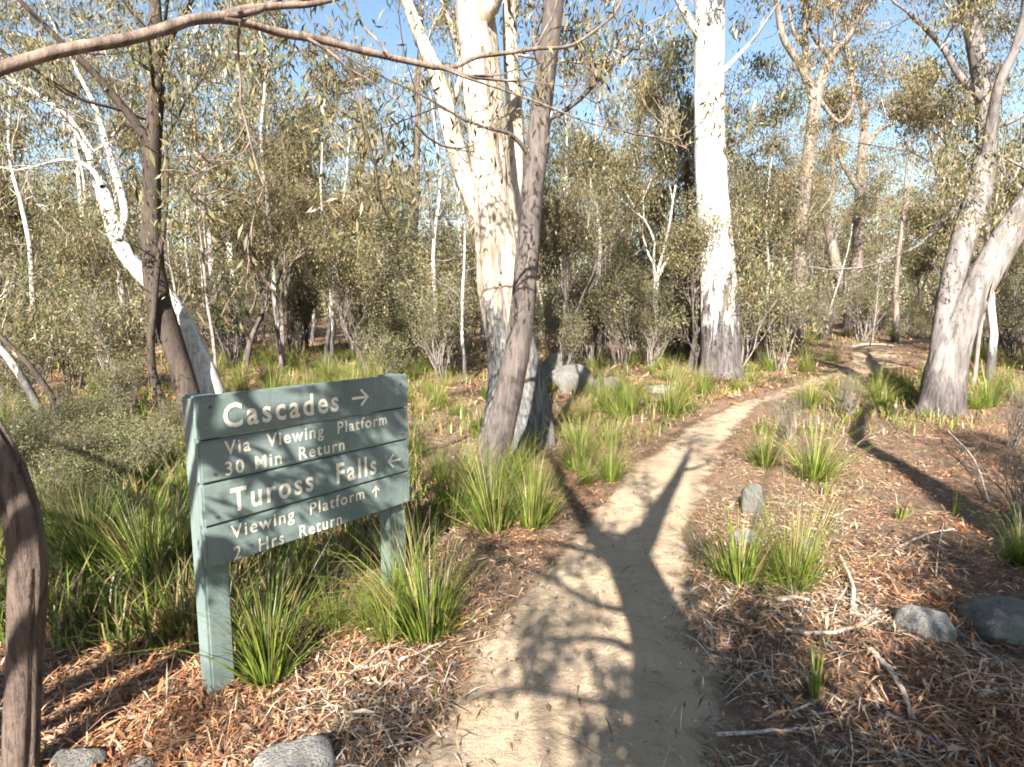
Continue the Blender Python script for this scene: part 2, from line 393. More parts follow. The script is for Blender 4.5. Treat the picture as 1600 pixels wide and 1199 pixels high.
# ------------------------------------------------------------------ park sign
SU = np.array([math.sin(0.662), math.cos(0.662), 0.0]); SN = np.array([math.cos(0.662), -math.sin(0.662), 0.0]); SV = np.array([0, 0, 1.0])
S0 = np.array([-1.33, 2.40, EYE - 1.115]); SW, SH = 1.179, 0.768
base = np.array([S0[0], S0[1], gz(S0[0], S0[1])])
sign = thing('trail_sign', 'green painted timber trail sign with cream routed lettering on two posts', 'sign', base)
def sloc(u, v, n): return S0 + SU * u + SV * v + SN * n - base
def slab(u0, u1, v0, v1, n0, n1, bev=0.004, seg_top=None):
    """bevelled board between the given board coordinates"""
    import bmesh
    bm = bmesh.new()
    P = [sloc(a, b, c) for c in (n0, n1) for b in (v0, v1) for a in (u0, u1)]
    vv = [bm.verts.new(p) for p in P]
    for f in ((0, 1, 3, 2), (4, 6, 7, 5), (0, 4, 5, 1), (2, 3, 7, 6), (0, 2, 6, 4), (1, 5, 7, 3)): bm.faces.new([vv[k] for k in f])
    bmesh.ops.recalc_face_normals(bm, faces=bm.faces)
    bmesh.ops.bevel(bm, geom=list(bm.edges), offset=bev, segments=2, affect='EDGES')
    me = bpy.data.meshes.new('board'); bm.to_mesh(me); bm.free(); me.materials.append(M['paint'])
    return me
rg = rng_(11)
planks = []
for k in range(4):
    v1 = SH * (1 - k / 4) - (0.0035 if k else 0); v0 = SH * (1 - (k + 1) / 4) + 0.0035
    o = put('plank', slab(rg.uniform(-0.003, 0.003), SW + rg.uniform(-0.004, 0.004), v0, v1, -0.042, rg.uniform(-0.0015, 0.0015), 0.007), sign)
    planks.append(o)
for k, u0 in enumerate((0.004, SW - 0.116)):
    P = S0 + SU * (u0 + 0.05) - SN * 0.1
    put('post', slab(u0, u0 + 0.112, gz(P[0], P[1]) - S0[2] - 0.25, SH - 0.004, -0.155, -0.044, 0.010), sign)
def on_board(px, py):
    d = ray(px, py); o = np.array([0, 0, EYE])
    tt = np.dot(S0 - o, SN) / np.dot(d, SN); p = o + d * tt - S0
    return np.dot(p, SU), p[2]
def text_mesh(body, space, off):
    cu = bpy.data.curves.new('text', 'FONT'); cu.body = body; cu.size = 1.0; cu.space_character = space; cu.space_word = 1.25
    cu.offset = off; cu.extrude = 0.0; cu.resolution_u = 3
    ob = bpy.data.objects.new('text', cu); C.objects.link(ob)
    dg = bpy.context.evaluated_depsgraph_get(); dg.update()
    me = bpy.data.meshes.new_from_object(ob.evaluated_get(dg))
    bpy.data.objects.remove(ob); bpy.data.curves.remove(cu)
    v = np.empty(len(me.vertices) * 3); me.vertices.foreach_get('co', v); v = v.reshape(-1, 3)
    f = [list(p.vertices) for p in me.polygons]
    bpy.data.meshes.remove(me); return v, f
vH, _ = text_mesh('H', 1.0, 0.0); CAP = np.ptp(vH[:, 1])
LINES = [(0, 'Cascades', (349.4, 668.5), (529, 642), 0.103, 1.24, 0.020), (1, 'Via  Viewing  Platform', (351, 711), (604, 663), 0.060, 1.2, 0.014),
         (1, '30 Min  Return', (352, 744), (538, 702.5), 0.060, 1.2, 0.014), (2, 'Tuross  Falls', (361, 799), (588, 740), 0.103, 1.24, 0.020),
         (3, 'Viewing  Platform', (361, 844), (569, 777.5), 0.060, 1.2, 0.014), (3, '2  Hrs  Return', (365, 872), (534, 821), 0.060, 1.2, 0.014)]
for k, body, a, b, cap, spc, off in LINES:
    u0, v0 = on_board(*a); u1, v1 = on_board(*b)
    v, f = text_mesh(body, spc, off)
    mn, mx = v[:, 0].min(), v[:, 0].max()
    s = (v[:, 0] - mn) / (mx - mn)
    uu = u0 + (u1 - u0) * s; ww = (v0 + v1) / 2 + v[:, 1] / CAP * cap
    P = np.array([sloc(p, q, 0.0028) for p, q in zip(uu, ww)])
    fx = np.array([[v[q, 0].min(), v[q, 0].max()] for q in f]); order = fx[:, 0].argsort(); groups = []; hi = -9
    for q in order:                                      # a gap wider than a letter space starts a new word
        if fx[q, 0] - hi > 0.30 or not groups: groups.append([])
        groups[-1].append(q); hi = max(hi, fx[q, 1])
    for gq, wd in zip(groups, body.split()):
        ids = sorted({z for q in gq for z in f[q]}); mp = {z: y for y, z in enumerate(ids)}
        me = bpy.data.meshes.new('word'); me.from_pydata([tuple(P[z]) for z in ids], [], [[mp[z] for z in f[q]] for q in gq]); me.materials.append(M['cream'])
        o = put('word', me, planks[k]); o['label'] = 'cream routed word %s' % wd
def arrow(k, pc, size, ang):
    uc, vc = on_board(*pc); h = size / 2; w = size * 0.075
    def bar(a, b):
        a = np.array(a, float); b = np.array(b, float); d = (b - a) / np.linalg.norm(b - a); n = np.array([-d[1], d[0]])
        return [a - d * w + n * w, a - d * w - n * w, b + d * w - n * w, b + d * w + n * w]
    ca, sa = math.cos(ang), math.sin(ang)
    V, F = [], []
    for q, (a, b) in enumerate((((-h, 0), (h * 0.9, 0)), ((h * 0.15, h * 0.8), (h * 0.95, 0)), ((h * 0.15, -h * 0.8), (h * 0.95, 0)))):
        for p in bar(a, b): V.append(tuple(sloc(uc + p[0] * ca - p[1] * sa, vc + p[0] * sa + p[1] * ca, 0.0028 + 0.0004 * q)))
        F.append([4 * q + z for z in range(4)])
    me = bpy.data.meshes.new('arrow'); me.from_pydata(V, [], F); me.materials.append(M['cream']); put('arrow', me, planks[k])
arrow(0, (562.8, 621.4), 0.095, 0); arrow(2, (615, 720), 0.085, math.pi); arrow(3, (587, 768), 0.055, math.pi / 2)
import bmesh
for k, (pu, pv) in enumerate(((0.055, SH - 0.05), (0.055, SH * 0.30), (SW - 0.06, SH - 0.05), (SW - 0.06, SH * 0.30), (0.055, SH * 0.55), (SW - 0.06, SH * 0.55))):
    bm = bmesh.new(); bmesh.ops.create_cone(bm, cap_ends=True, segments=10, radius1=0.0075, radius2=0.006, depth=0.005)
    me = bpy.data.meshes.new('bolt'); bm.to_mesh(me); bm.free(); me.materials.append(M['rust'])
    o = put('bolt', me, sign, sloc(pu, pv, 0.003)); o.rotation_euler = Vector(SN).to_track_quat('Z', 'Y').to_euler()

# ------------------------------------------------------------------ trees placed one by one
def px_line(pts, Y0, dY=0.0):
    """pixel polyline (px, py, width) at depth Y0 (drifting by dY to its end) -> points and radii"""
    n = len(pts); P, rr = [], []
    for k, (x, y, w) in enumerate(pts):
        Yk = Y0 + dY * k / max(1, n - 1); P.append(at(x, y, Yk)); rr.append(w * Yk / FOC / 2 / math.sqrt(1 + ((x - 800) / FOC) ** 2))
    return np.c_[np.array(P), rr]

def crown_parts(out, tips, rng, n_leaf, sig, L, W, wts, pal=PAL_GUM, minlev=2, droop=1.8, bare=0.3):
    parts = []
    for pts, r, lev in out:
        if lev < minlev: continue
        v, f = tube(pts, np.maximum(r, 0.0035), 4 if lev == minlev else 3); parts.append((v, f, 0, None))
    if tips and n_leaf:
        T = np.array([p for p, d in tips])
        if bare: T = T[rng.uniform(0, 1, len(T)) > bare]
        per = max(1, int(1.4 * n_leaf / len(T)))
        sz = rng.uniform(0.6, 1.4, len(T))
        tone = rng.uniform(0.75, 1.25, len(T))
        cen = np.repeat(T, per, 0) + rng.normal(0, 1, (len(T) * per, 3)) * (np.repeat(sz, per) * sig)[:, None] * np.array([1, 1, 0.75])
        v, f, c = leaf_quads(cen, L, W, rng, droop, pal, wts)
        parts.append((v, f, 1, c * np.repeat(np.repeat(tone, per), 4)[:, None]))
    return parts

def px_tree(name, label, mat, base_px, trunk, limbs, seed, group=None, Y=None, leafs=5000, sprouts=10, sig=0.17, L=0.10, W=0.020, wts=W_GUM,
            segs=16, rough=0.05, flute=0.0, trunk_dY=0.0, sprout_L=1.6, extra=(), maxlev=3, droop=1.8, limb_mat=None, strips=0):
    rg = rng_(seed)
    g = ground(*base_px) if Y is None else at(base_px[0], base_px[1], Y)
    Y0 = g[1]; g[2] = gz(g[0], g[1])
    tr = px_line(trunk, Y0, trunk_dY)
    tr[0, 2] = min(tr[0, 2], g[2] - 0.12)
    root = thing(name, label, 'tree', tuple(g), group)
    n = max(24, int(np.linalg.norm(np.diff(tr[:, :3], axis=0), axis=1).sum() / 0.10)); n = min(n, 110)
    S = smooth_path(tr, n)
    v, f = tube(S[:, :3] - g, np.maximum(S[:, 3], 0.01), segs, rough, rg, flute)
    put('trunk', make_mesh('trunk', [(v, f, 0, None)], [M[mat]]), root)
    for q in range(strips):                               # loose ribbons of bark hanging on the trunk
        i0 = int(n * rg.uniform(0.12, 0.6)); m_ = int(rg.integers(4, 9)); sl = S[i0:i0 + m_]
        az = rg.uniform(-2.6, -0.4); off = np.array([math.cos(az), math.sin(az), 0]); sd = np.array([-off[1], off[0], 0]); w_ = rg.uniform(0.012, 0.035)
        lft = np.linspace(rg.uniform(0.02, 0.10), 0.0, len(sl)) ** 1.3 + 0.006
        mid_ = sl[:, :3] - g + off * (sl[:, 3] * 1.05 + lft)[:, None] + sd * rg.normal(0, 0.006, len(sl))[:, None]
        ww_ = w_ * np.linspace(0.5, 1.0, len(sl))[:, None]
        vv_ = np.stack([mid_ - sd * ww_ - off * 0.012, mid_, mid_ + sd * ww_ - off * 0.012], 1).reshape(-1, 3)
        ff_ = np.array([[3 * a_ + b_, 3 * a_ + b_ + 1, 3 * a_ + b_ + 4, 3 * a_ + b_ + 3] for a_ in range(len(sl) - 1) for b_ in (0, 1)])
        put('bark_ribbon', make_mesh('bark_ribbon', [(vv_, ff_, 0, None)], [M['branch_tan']]), root)
    ends = [(S[-1], nrm(S[-1, :3] - S[-6, :3]))]; spots = []
    lines = [S]
    for lb in limbs:
        dY = 0.0; lbm = limb_mat or mat
        if isinstance(lb, dict): dY = lb.get('dY', 0); Ys = lb.get('Y', Y0); pts = lb['p']
        else: pts = lb; Ys = Y0
        s = smooth_path(px_line(pts, Ys, dY), max(14, 6 * len(pts)))
        v, f = tube(s[:, :3] - g, np.maximum(s[:, 3], 0.004), 10, rough, rg)
        put('limb', make_mesh('limb', [(v, f, 0, None)], [M[lbm]]), root)
        lines.append(s); ends.append((s[-1], nrm(s[-1, :3] - s[-3, :3])))
    out, tips = [], []
    for e, d in ends:
        grow(out, tips, rg, e[:3] - g, d, sprout_L, max(e[3] * 0.9, 0.008), 1, maxlev, 0.16, 0.55)
    for k in range(sprouts):
        s = lines[rg.integers(0, len(lines))]; q = int(len(s) * rg.uniform(0.55, 0.98)); e = s[min(q, len(s) - 1)]
        d = nrm(rg.normal(0, 1, 3) + np.array([0, 0, 0.5]))
        grow(out, tips, rg, e[:3] - g, d, sprout_L * rg.uniform(0.5, 1.0), min(max(e[3] * 0.35, 0.006), 0.03), 2, maxlev, 0.2, 0.6)
    parts = crown_parts(out, tips, rg, leafs, sig, L, W, wts, minlev=1, droop=droop)
    if parts: put('crown', make_mesh('crown', parts, [M[limb_mat or mat] if mat != 'gum_tall' else M['twig'], M['leaf']]), root)
    return root

# --- the foreground tree at the left edge with its long overhanging bough
px_tree('paperbark_tree', 'rough reddish brown trunk cut by the left edge, its long bough arching over the sign', 'stem_red', (34, 1215),
        [(30, 1290, 66), (34, 1199, 64), (38, 1080, 60), (42, 960, 62), (44, 880, 66), (34, 800, 62), (5, 715, 56), (-60, 600, 54), (-140, 420, 52), (-190, 250, 50), (-230, 60, 44), (-260, -200, 36)],
        [dict(p=[(-185, 265, 33.6), (-110, 170, 30.2), (-30, 122, 26.0), (40, 95, 23.5), (110, 76, 21.8), (190, 63, 21.0), (250, 48, 19.3), (300, 32, 17.6), (345, 27, 16.8)], Y=2.0, dY=0.8),
         dict(p=[(340, 28, 14.3), (380, 16, 12.6), (430, 10, 10.1), (490, 6, 8.4), (540, -8, 6.7), (600, -40, 5.0)], Y=2.8, dY=0.4),
         dict(p=[(343, 29, 15.1), (390, 38, 12.6), (440, 52, 11.8), (500, 62, 10.9), (560, 78, 10.1), (620, 92, 9.2), (680, 105, 8.4)], Y=2.8, dY=0.6),
         dict(p=[(675, 105, 7.6), (710, 104, 6.7), (750, 88, 6.7), (800, 82, 5.9), (840, 76, 5.5), (890, 72, 5.0), (930, 48, 4.2), (960, 20, 3.4), (985, -30, 2.5)], Y=3.4, dY=0.4),
         dict(p=[(690, 106, 5.0), (730, 122, 4.2), (790, 142, 3.4), (860, 168, 2.9), (920, 192, 2.5), (975, 205, 1.8)], Y=3.4, dY=0.3),
         dict(p=[(836, 76, 4.2), (850, 50, 3.4), (866, 20, 3.4), (872, -20, 2.5)], Y=3.6, dY=0.1),
         dict(p=[(480, 60, 5.9), (515, 82, 5.0), (545, 110, 4.2), (560, 150, 3.8), (572, 205, 2.5)], Y=3.0, dY=0.2),
         dict(p=[(545, 108, 3.4), (580, 128, 2.9), (620, 158, 2.5), (650, 195, 2.0)], Y=3.05, dY=0.2),
         dict(p=[(610, 90, 4.2), (588, 62, 4.2), (565, 38, 3.8), (552, 0, 3.4)], Y=3.2, dY=0.1),
         dict(p=[(375, 35, 4.2), (372, 70, 3.8), (376, 130, 2.9)], Y=2.85, dY=0.1)],
        101, leafs=1500, sprouts=2, sig=0.16, L=0.075, W=0.016, sprout_L=0.55, segs=36, rough=0.085, limb_mat='branch_tan')

px_tree('gum_tree', 'dark shaded trunk bending upright behind the left end of the sign', 'stem_dark', (305, 662),  # shade from the surrounding trees is put into this trunk's dark bark colour
        [(308, 690, 44), (302, 650, 40), (290, 600, 38), (268, 530, 36), (246, 460, 36), (238, 390, 34), (236, 320, 31), (238, 240, 28), (243, 160, 24), (246, 80, 21), (242, 0, 19), (235, -120, 16), (250, -260, 12)],
        [dict(p=[(237, 232, 22), (210, 190, 17), (178, 150, 15), (145, 112, 13), (110, 80, 12), (70, 40, 10), (30, 0, 9), (-10, -60, 6)], dY=-1.0),
         dict(p=[(246, 120, 10), (262, 70, 9), (290, 20, 7), (330, -60, 5)], dY=0.8),
         dict(p=[(240, 60, 8), (200, 10, 7), (160, -60, 5)], dY=0.5)],
        102, leafs=9000, sprouts=12, wts=W_DARK)

px_tree('gum_tree', 'white leaning gum curving up to the left behind the sign', 'gum_lean', (334, 650),
        [(346, 680, 40), (334, 620, 38), (315, 565, 35), (290, 512, 33), (258, 462, 32), (222, 426, 31), (198, 398, 29), (182, 365, 28), (170, 325, 25), (158, 290, 22), (145, 250, 19), (125, 210, 16), (98, 178, 13), (60, 150, 10), (10, 120, 7)],
        [dict(p=[(186, 376, 12), (195, 330, 13), (180, 270, 13), (166, 225, 12), (150, 170, 9), (120, 110, 7)], dY=1.0),
         dict(p=[(160, 292, 10), (140, 262, 8), (100, 250, 6), (50, 262, 4)], dY=0.6)],
        103, leafs=6000, sprouts=9, trunk_dY=1.0)

px_tree('gum_tree', 'large peeling white gum with a blackened flared base in the centre', 'gum_peel', (812, 690),
        [(812, 715, 118), (812, 680, 108), (808, 640, 96), (806, 590, 84), (800, 540, 74), (790, 490, 68), (781, 430, 66), (775, 360, 64), (768, 290, 61), (762, 220, 59), (755, 150, 57), (748, 80, 54), (740, 0, 52), (728, -140, 48), (720, -330, 40), (730, -560, 30)],
        [dict(p=[(762, 360, 24), (742, 318, 28), (724, 270, 30), (710, 220, 29), (697, 165, 27), (680, 112, 24), (660, 65, 20), (638, 10, 17), (600, -80, 12)], Y=7.4, dY=1.2),
         dict(p=[(786, 400, 22), (800, 330, 24), (806, 260, 24), (804, 180, 23), (799, 100, 22), (797, 0, 20), (810, -150, 16)], Y=7.5, dY=0.8),
         dict(p=[(745, 60, 26), (770, 0, 26), (800, -100, 22), (850, -250, 14)], dY=-0.6),
         dict(p=[(698, 180, 11), (720, 120, 9), (712, 60, 8), (690, 0, 7)], Y=8.2)],
        104, leafs=9000, sprouts=8, segs=36, rough=0.06, flute=0.32, sprout_L=1.8, strips=9)

px_tree('wattle_tree', 'slim grey brown trunk leaning across the front of the big central gum', 'stem_brown', (758, 756),
        [(752, 775, 60), (757, 752, 54), (768, 715, 49), (784, 660, 46), (798, 600, 42), (808, 545, 39), (815, 490, 37), (821, 430, 35), (826, 370, 34), (832, 300, 34), (840, 230, 33), (849, 150, 31), (857, 80, 29), (866, 0, 27), (880, -120, 22), (890, -280, 16)],
        [dict(p=[(832, 250, 8), (800, 212, 6), (760, 200, 5)], dY=-0.3),
         dict(p=[(866, 10, 12), (905, -50, 11), (960, -150, 8)], dY=0.5)],
        105, leafs=5000, sprouts=6, segs=24, rough=0.05, flute=0.12, sprout_L=1.3)

px_tree('gum_tree', 'tall straight chalk white gum with a charred hollow at its foot', 'gum_tall', (1126, 588),
        [(1127, 604, 96), (1127, 588, 76), (1127, 572, 64), (1126, 540, 60), (1124, 500, 60), (1121, 440, 57), (1117, 380, 54), (1113, 310, 50), (1110, 240, 47), (1108, 170, 45), (1108, 100, 44), (1109, 40, 43), (1110, -20, 42), (1105, -200, 38), (1110, -420, 30)],
        [dict(p=[(1122, 120, 9), (1145, 96, 7), (1170, 70, 5)], dY=0.5), dict(p=[(1095, 60, 14), (1075, 30, 12), (1050, -20, 10), (1010, -90, 7)], dY=-0.6),
         dict(p=[(1120, -20, 16), (1150, -90, 13), (1200, -190, 9)], dY=-0.8)],
        106, leafs=8000, sprouts=8, segs=30, rough=0.035, flute=0.25, sprout_L=2.2, strips=3, L=0.16, W=0.04)

px_tree('gum_tree', 'thin brown trunk with bleached broken forks right of the tall white gum', 'gum_grey', (1243, 545),
        [(1243, 560, 28), (1243, 530, 25), (1246, 470, 24), (1250, 400, 23), (1253, 340, 23), (1259, 280, 21), (1266, 220, 20), (1272, 170, 19), (1278, 140, 17), (1290, 108, 15), (1300, 88, 13)],
        [[(1272, 165, 15), (1262, 130, 13), (1245, 95, 11), (1225, 62, 10), (1216, 20, 9), (1212, -50, 7)], [(1264, 134, 12), (1259, 90, 11), (1258, 40, 10), (1266, -40, 8)],
         [(1259, 75, 7), (1240, 50, 6), (1232, 10, 5)], [(1298, 92, 9), (1282, 72, 8), (1270, 55, 6)], [(1301, 88, 6), (1304, 40, 5), (1300, -20, 4)],
         [(1250, 290, 8), (1225, 280, 6), (1200, 262, 5), (1170, 268, 3)], [(1276, 150, 7), (1310, 190, 6), (1332, 165, 6), (1330, 120, 5), (1325, 70, 4)]],
        107, leafs=7000, sprouts=8, wts=W_GOLD, L=0.15, W=0.04)

px_tree('gum_tree', 'many stemmed gum splaying from one foot at the end of the track', 'gum_grey', (1334, 516),
        [(1334, 526, 36), (1333, 500, 32), (1333, 470, 26), (1338, 420, 21), (1342, 350, 20), (1345, 290, 18), (1347, 240, 15), (1350, 180, 11), (1330, 120, 8)],
        [[(1328, 490, 20), (1318, 450, 19), (1305, 410, 18), (1298, 370, 16), (1290, 325, 14), (1302, 290, 10), (1300, 240, 8)], [(1340, 480, 18), (1360, 440, 16), (1392, 405, 14), (1425, 370, 12), (1460, 330, 9), (1490, 280, 6)],
         [(1344, 300, 10), (1325, 270, 8), (1308, 240, 6)], [(1346, 240, 9), (1372, 205, 8), (1400, 190, 6)]],
        108, leafs=8000, sprouts=10, wts=W_GOLD, L=0.16, W=0.045)

px_tree('gum_tree', 'stout mauve grey gum forking low at the right of the track', 'gum_right', (1466, 645),
        [(1460, 672, 118), (1464, 648, 88), (1468, 625, 74), (1474, 590, 68), (1488, 540, 62), (1508, 490, 58), (1532, 440, 56), (1560, 390, 54), (1592, 340, 50), (1635, 280, 46), (1690, 190, 40), (1760, 60, 30)],
        [dict(p=[(1470, 580, 44), (1476, 510, 38), (1488, 440, 38), (1506, 370, 40), (1526, 310, 42), (1538, 255, 40), (1543, 200, 36), (1538, 140, 34), (1525, 80, 28), (1510, 10, 24), (1490, -100, 18)], dY=0.8),
         dict(p=[(1542, 240, 22), (1552, 180, 19), (1562, 130, 17), (1585, 80, 15), (1600, 20, 13), (1610, -60, 9)], Y=8.6, dY=-0.6),
         dict(p=[(1540, 160, 16), (1500, 120, 12), (1470, 70, 10), (1420, 20, 7)], Y=9.2), dict(p=[(1545, 200, 12), (1580, 190, 10), (1630, 160, 7)], Y=9.2),
         dict(p=[(1530, 300, 10), (1490, 330, 8), (1440, 380, 6), (1400, 400, 4)], Y=9.2)],
        109, leafs=15000, sprouts=20, segs=30, rough=0.06, flute=0.3, sprout_L=1.5, strips=6)

px_tree('gum_tree', 'thin crooked dark stem leaning out of the grass at far left', 'stem_dark', (100, 705),
        [(100, 715, 14), (95, 670, 13), (80, 620, 12), (45, 570, 11), (10, 535, 10), (-40, 490, 8)], [], 110, leafs=600, sprouts=3, sprout_L=0.7, segs=8)
px_tree('gum_tree', 'pale fallen-looking sapling slanting down to the grass at far left', 'gum_white', (78, 690),
        [(84, 700, 17), (70, 660, 16), (45, 610, 15), (20, 570, 14), (-10, 530, 13), (-60, 470, 10)], [], 111, leafs=600, sprouts=3, sprout_L=0.7, segs=8)
px_tree('gum_tree', 'slender dark stem standing just left of the sign top', 'stem_dark', (262, 668),
        [(264, 680, 15), (258, 640, 15), (240, 590, 14), (236, 540, 13), (240, 490, 12), (246, 420, 10), (258, 340, 8), (262, 250, 6)], [], 112, leafs=1500, sprouts=5, sprout_L=0.9, segs=8)

# slim background trunks that the photograph shows singly: (foot x, foot y, top x, top y, width, bark, label)
SLIM = [(143, 520, 125, 300, 15, 'gum_white', 'thin white trunk in the thicket at the far left'),
        (195, 515, 182, 330, 12, 'gum_white', 'thin white trunk with side twigs left of the dark upright trunk'),
        (340, 545, 308, 240, 17, 'gum_white', 'white slightly leaning trunk rising behind the sign, left of a pair'),
        (380, 550, 352, 290, 14, 'gum_white', 'white slightly leaning trunk rising behind the sign, right of a pair'),
        (436, 552, 426, 420, 9, 'gum_grey', 'short grey brown sapling above the middle of the sign'),
        (470, 535, 454, 380, 10, 'gum_grey', 'pale thin sapling above the sign arrow'),
        (570, 470, 566, 290, 11, 'gum_white', 'white speckled thin trunk among olive scrub above the sign'),
        (1004, 500, 1000, 330, 9, 'gum_grey', 'thin grey sapling between the central gum and the tall white gum'),
        (930, 480, 940, 300, 10, 'gum_grey', 'thin grey trunk just right of the central gum'),
        (1082, 560, 1075, 330, 16, 'stem_brown', 'dark brown trunk close behind the tall white gum'),
        (1055, 555, 1052, 380, 12, 'stem_dark', 'dark thin trunk just left of the tall white gum'),
        (1400, 520, 1412, 330, 11, 'gum_grey', 'thin grey trunk left of the stout forked gum'),
        (520, 500, 505, 320, 8, 'gum_grey', 'very thin grey stem in scrub above the sign'),
        (640, 500, 655, 120, 14, 'stem_brown', 'brown straight trunk behind scrub left of the central gum'),
        (20, 560, 5, 300, 20, 'stem_dark', 'dark trunk at the left edge of the thicket')]
for k, (x0, y0, x1, y1, w, mt, lab) in enumerate(SLIM):
    rg = rng_(300 + k)
    Yd = 9 + 900.0 * 1.25 / max(60, (y0 - 455)) * 0.75
    mx_, my_ = (x0 + x1) / 2 + rg.uniform(-7, 7), (y0 + y1) / 2
    b0 = at(x0, y0, Yd); gy = gz(b0[0], b0[1]); k0 = ray(x0, y0)
    pyb = y0
    while at(x0, pyb, Yd)[2] > gy - 0.1 and pyb < 700: pyb += 2
    tx, ty = x1 + (x1 - x0) * 0.5, y1 - (y0 - y1) * 0.5
    px_tree('gum_sapling' if w < 12 else 'gum_tree', lab, mt, (x0, pyb), [(x0 + (x0 - x1) * 0.05, pyb + 6, w * 1.2), (x0, y0, w), (mx_, my_, w * 0.8), (x1, y1, w * 0.55), (tx, ty, w * 0.3)],
            [[(mx_ + (x1 - mx_) * 0.6, my_ + (y1 - my_) * 0.6, w * 0.4), (x1 + rg.uniform(-50, 50), y1 - 20, w * 0.3), (x1 + rg.uniform(-70, 70), y1 - 100, w * 0.2)]],
            400 + k, Y=Yd, leafs=2600, sprouts=6, segs=10, sprout_L=1.5, L=0.15, W=0.04, group=None, wts=W_GUM if k % 2 else W_GOLD)

# --- trees behind the photographer: their trunks and crowns throw the shadows on the track
kx = 1 / math.tan(SUN_EL)
def shadow_src(px, py, h):
    """point at height h whose shadow falls on the ground at that pixel"""
    g = ground(px, py); return np.array([g[0] - math.sin(SUN_AZ) * kx * (h - g[2]), g[1] - math.cos(SUN_AZ) * kx * (h - g[2]), h])
def world_tree(name, label, mat, trunk, limbs, seed, leafs, sprouts, sig=0.22, sprout_L=0.9, wts=W_GUM, L=0.10, W=0.024, maxlev=3, lo=0.5, clumps=()):
    rg = rng_(seed); trunk = np.array(trunk, float)
    g = np.array([trunk[0][0], trunk[0][1], gz(trunk[0][0], trunk[0][1])])
    trunk[0][2] = g[2] - 0.1
    root = thing(name, label, 'tree', tuple(g))
    lines = []
    for k, ln in enumerate([trunk] + [np.array(l, float) for l in limbs]):
        s = smooth_path(ln, max(20, 8 * len(ln))); lines.append(s)
        v, f = tube(s[:, :3] - g, np.maximum(s[:, 3], 0.004), 16 if k == 0 else 10, 0.05, rg)
        put('limb' if k else 'trunk', make_mesh('limb', [(v, f, 0, None)], [M[mat]]), root)
    out, tips = [], []
    for s in lines:
        grow(out, tips, rg, s[-1, :3] - g, nrm(s[-1, :3] - s[-3, :3]), sprout_L, max(s[-1, 3] * 0.9, 0.008), 1, maxlev, 0.16, 0.6)
    for k in range(sprouts):
        s = lines[rg.integers(0, len(lines))]; e = s[min(int(len(s) * rg.uniform(lo, 0.99)), len(s) - 1)]
        grow(out, tips, rg, e[:3] - g, nrm(rg.normal(0, 1, 3) + np.array([0, 0, 0.3])), sprout_L, 0.02, 2, maxlev, 0.2, 0.6)
    parts = crown_parts(out, tips, rg, leafs, sig, L, W, wts, minlev=1)
    for c, rad, n in clumps:
        v, f, col = leaf_quads(np.array(c)[:3] - g + rg.normal(0, 1, (n, 3)) * rad, L, W, rg, 1.0, PAL_GUM, wts); parts.append((v, f, 1, col))
    put('crown', make_mesh('crown', parts, [M['twig'], M['leaf']]), root)
    return root
def sp(px, py, h, r): return (*shadow_src(px, py, h), r)
a0 = shadow_src(1085, 1195, 1.95); a1 = shadow_src(1035, 1010, 2.55); a2 = shadow_src(985, 880, 3.2)
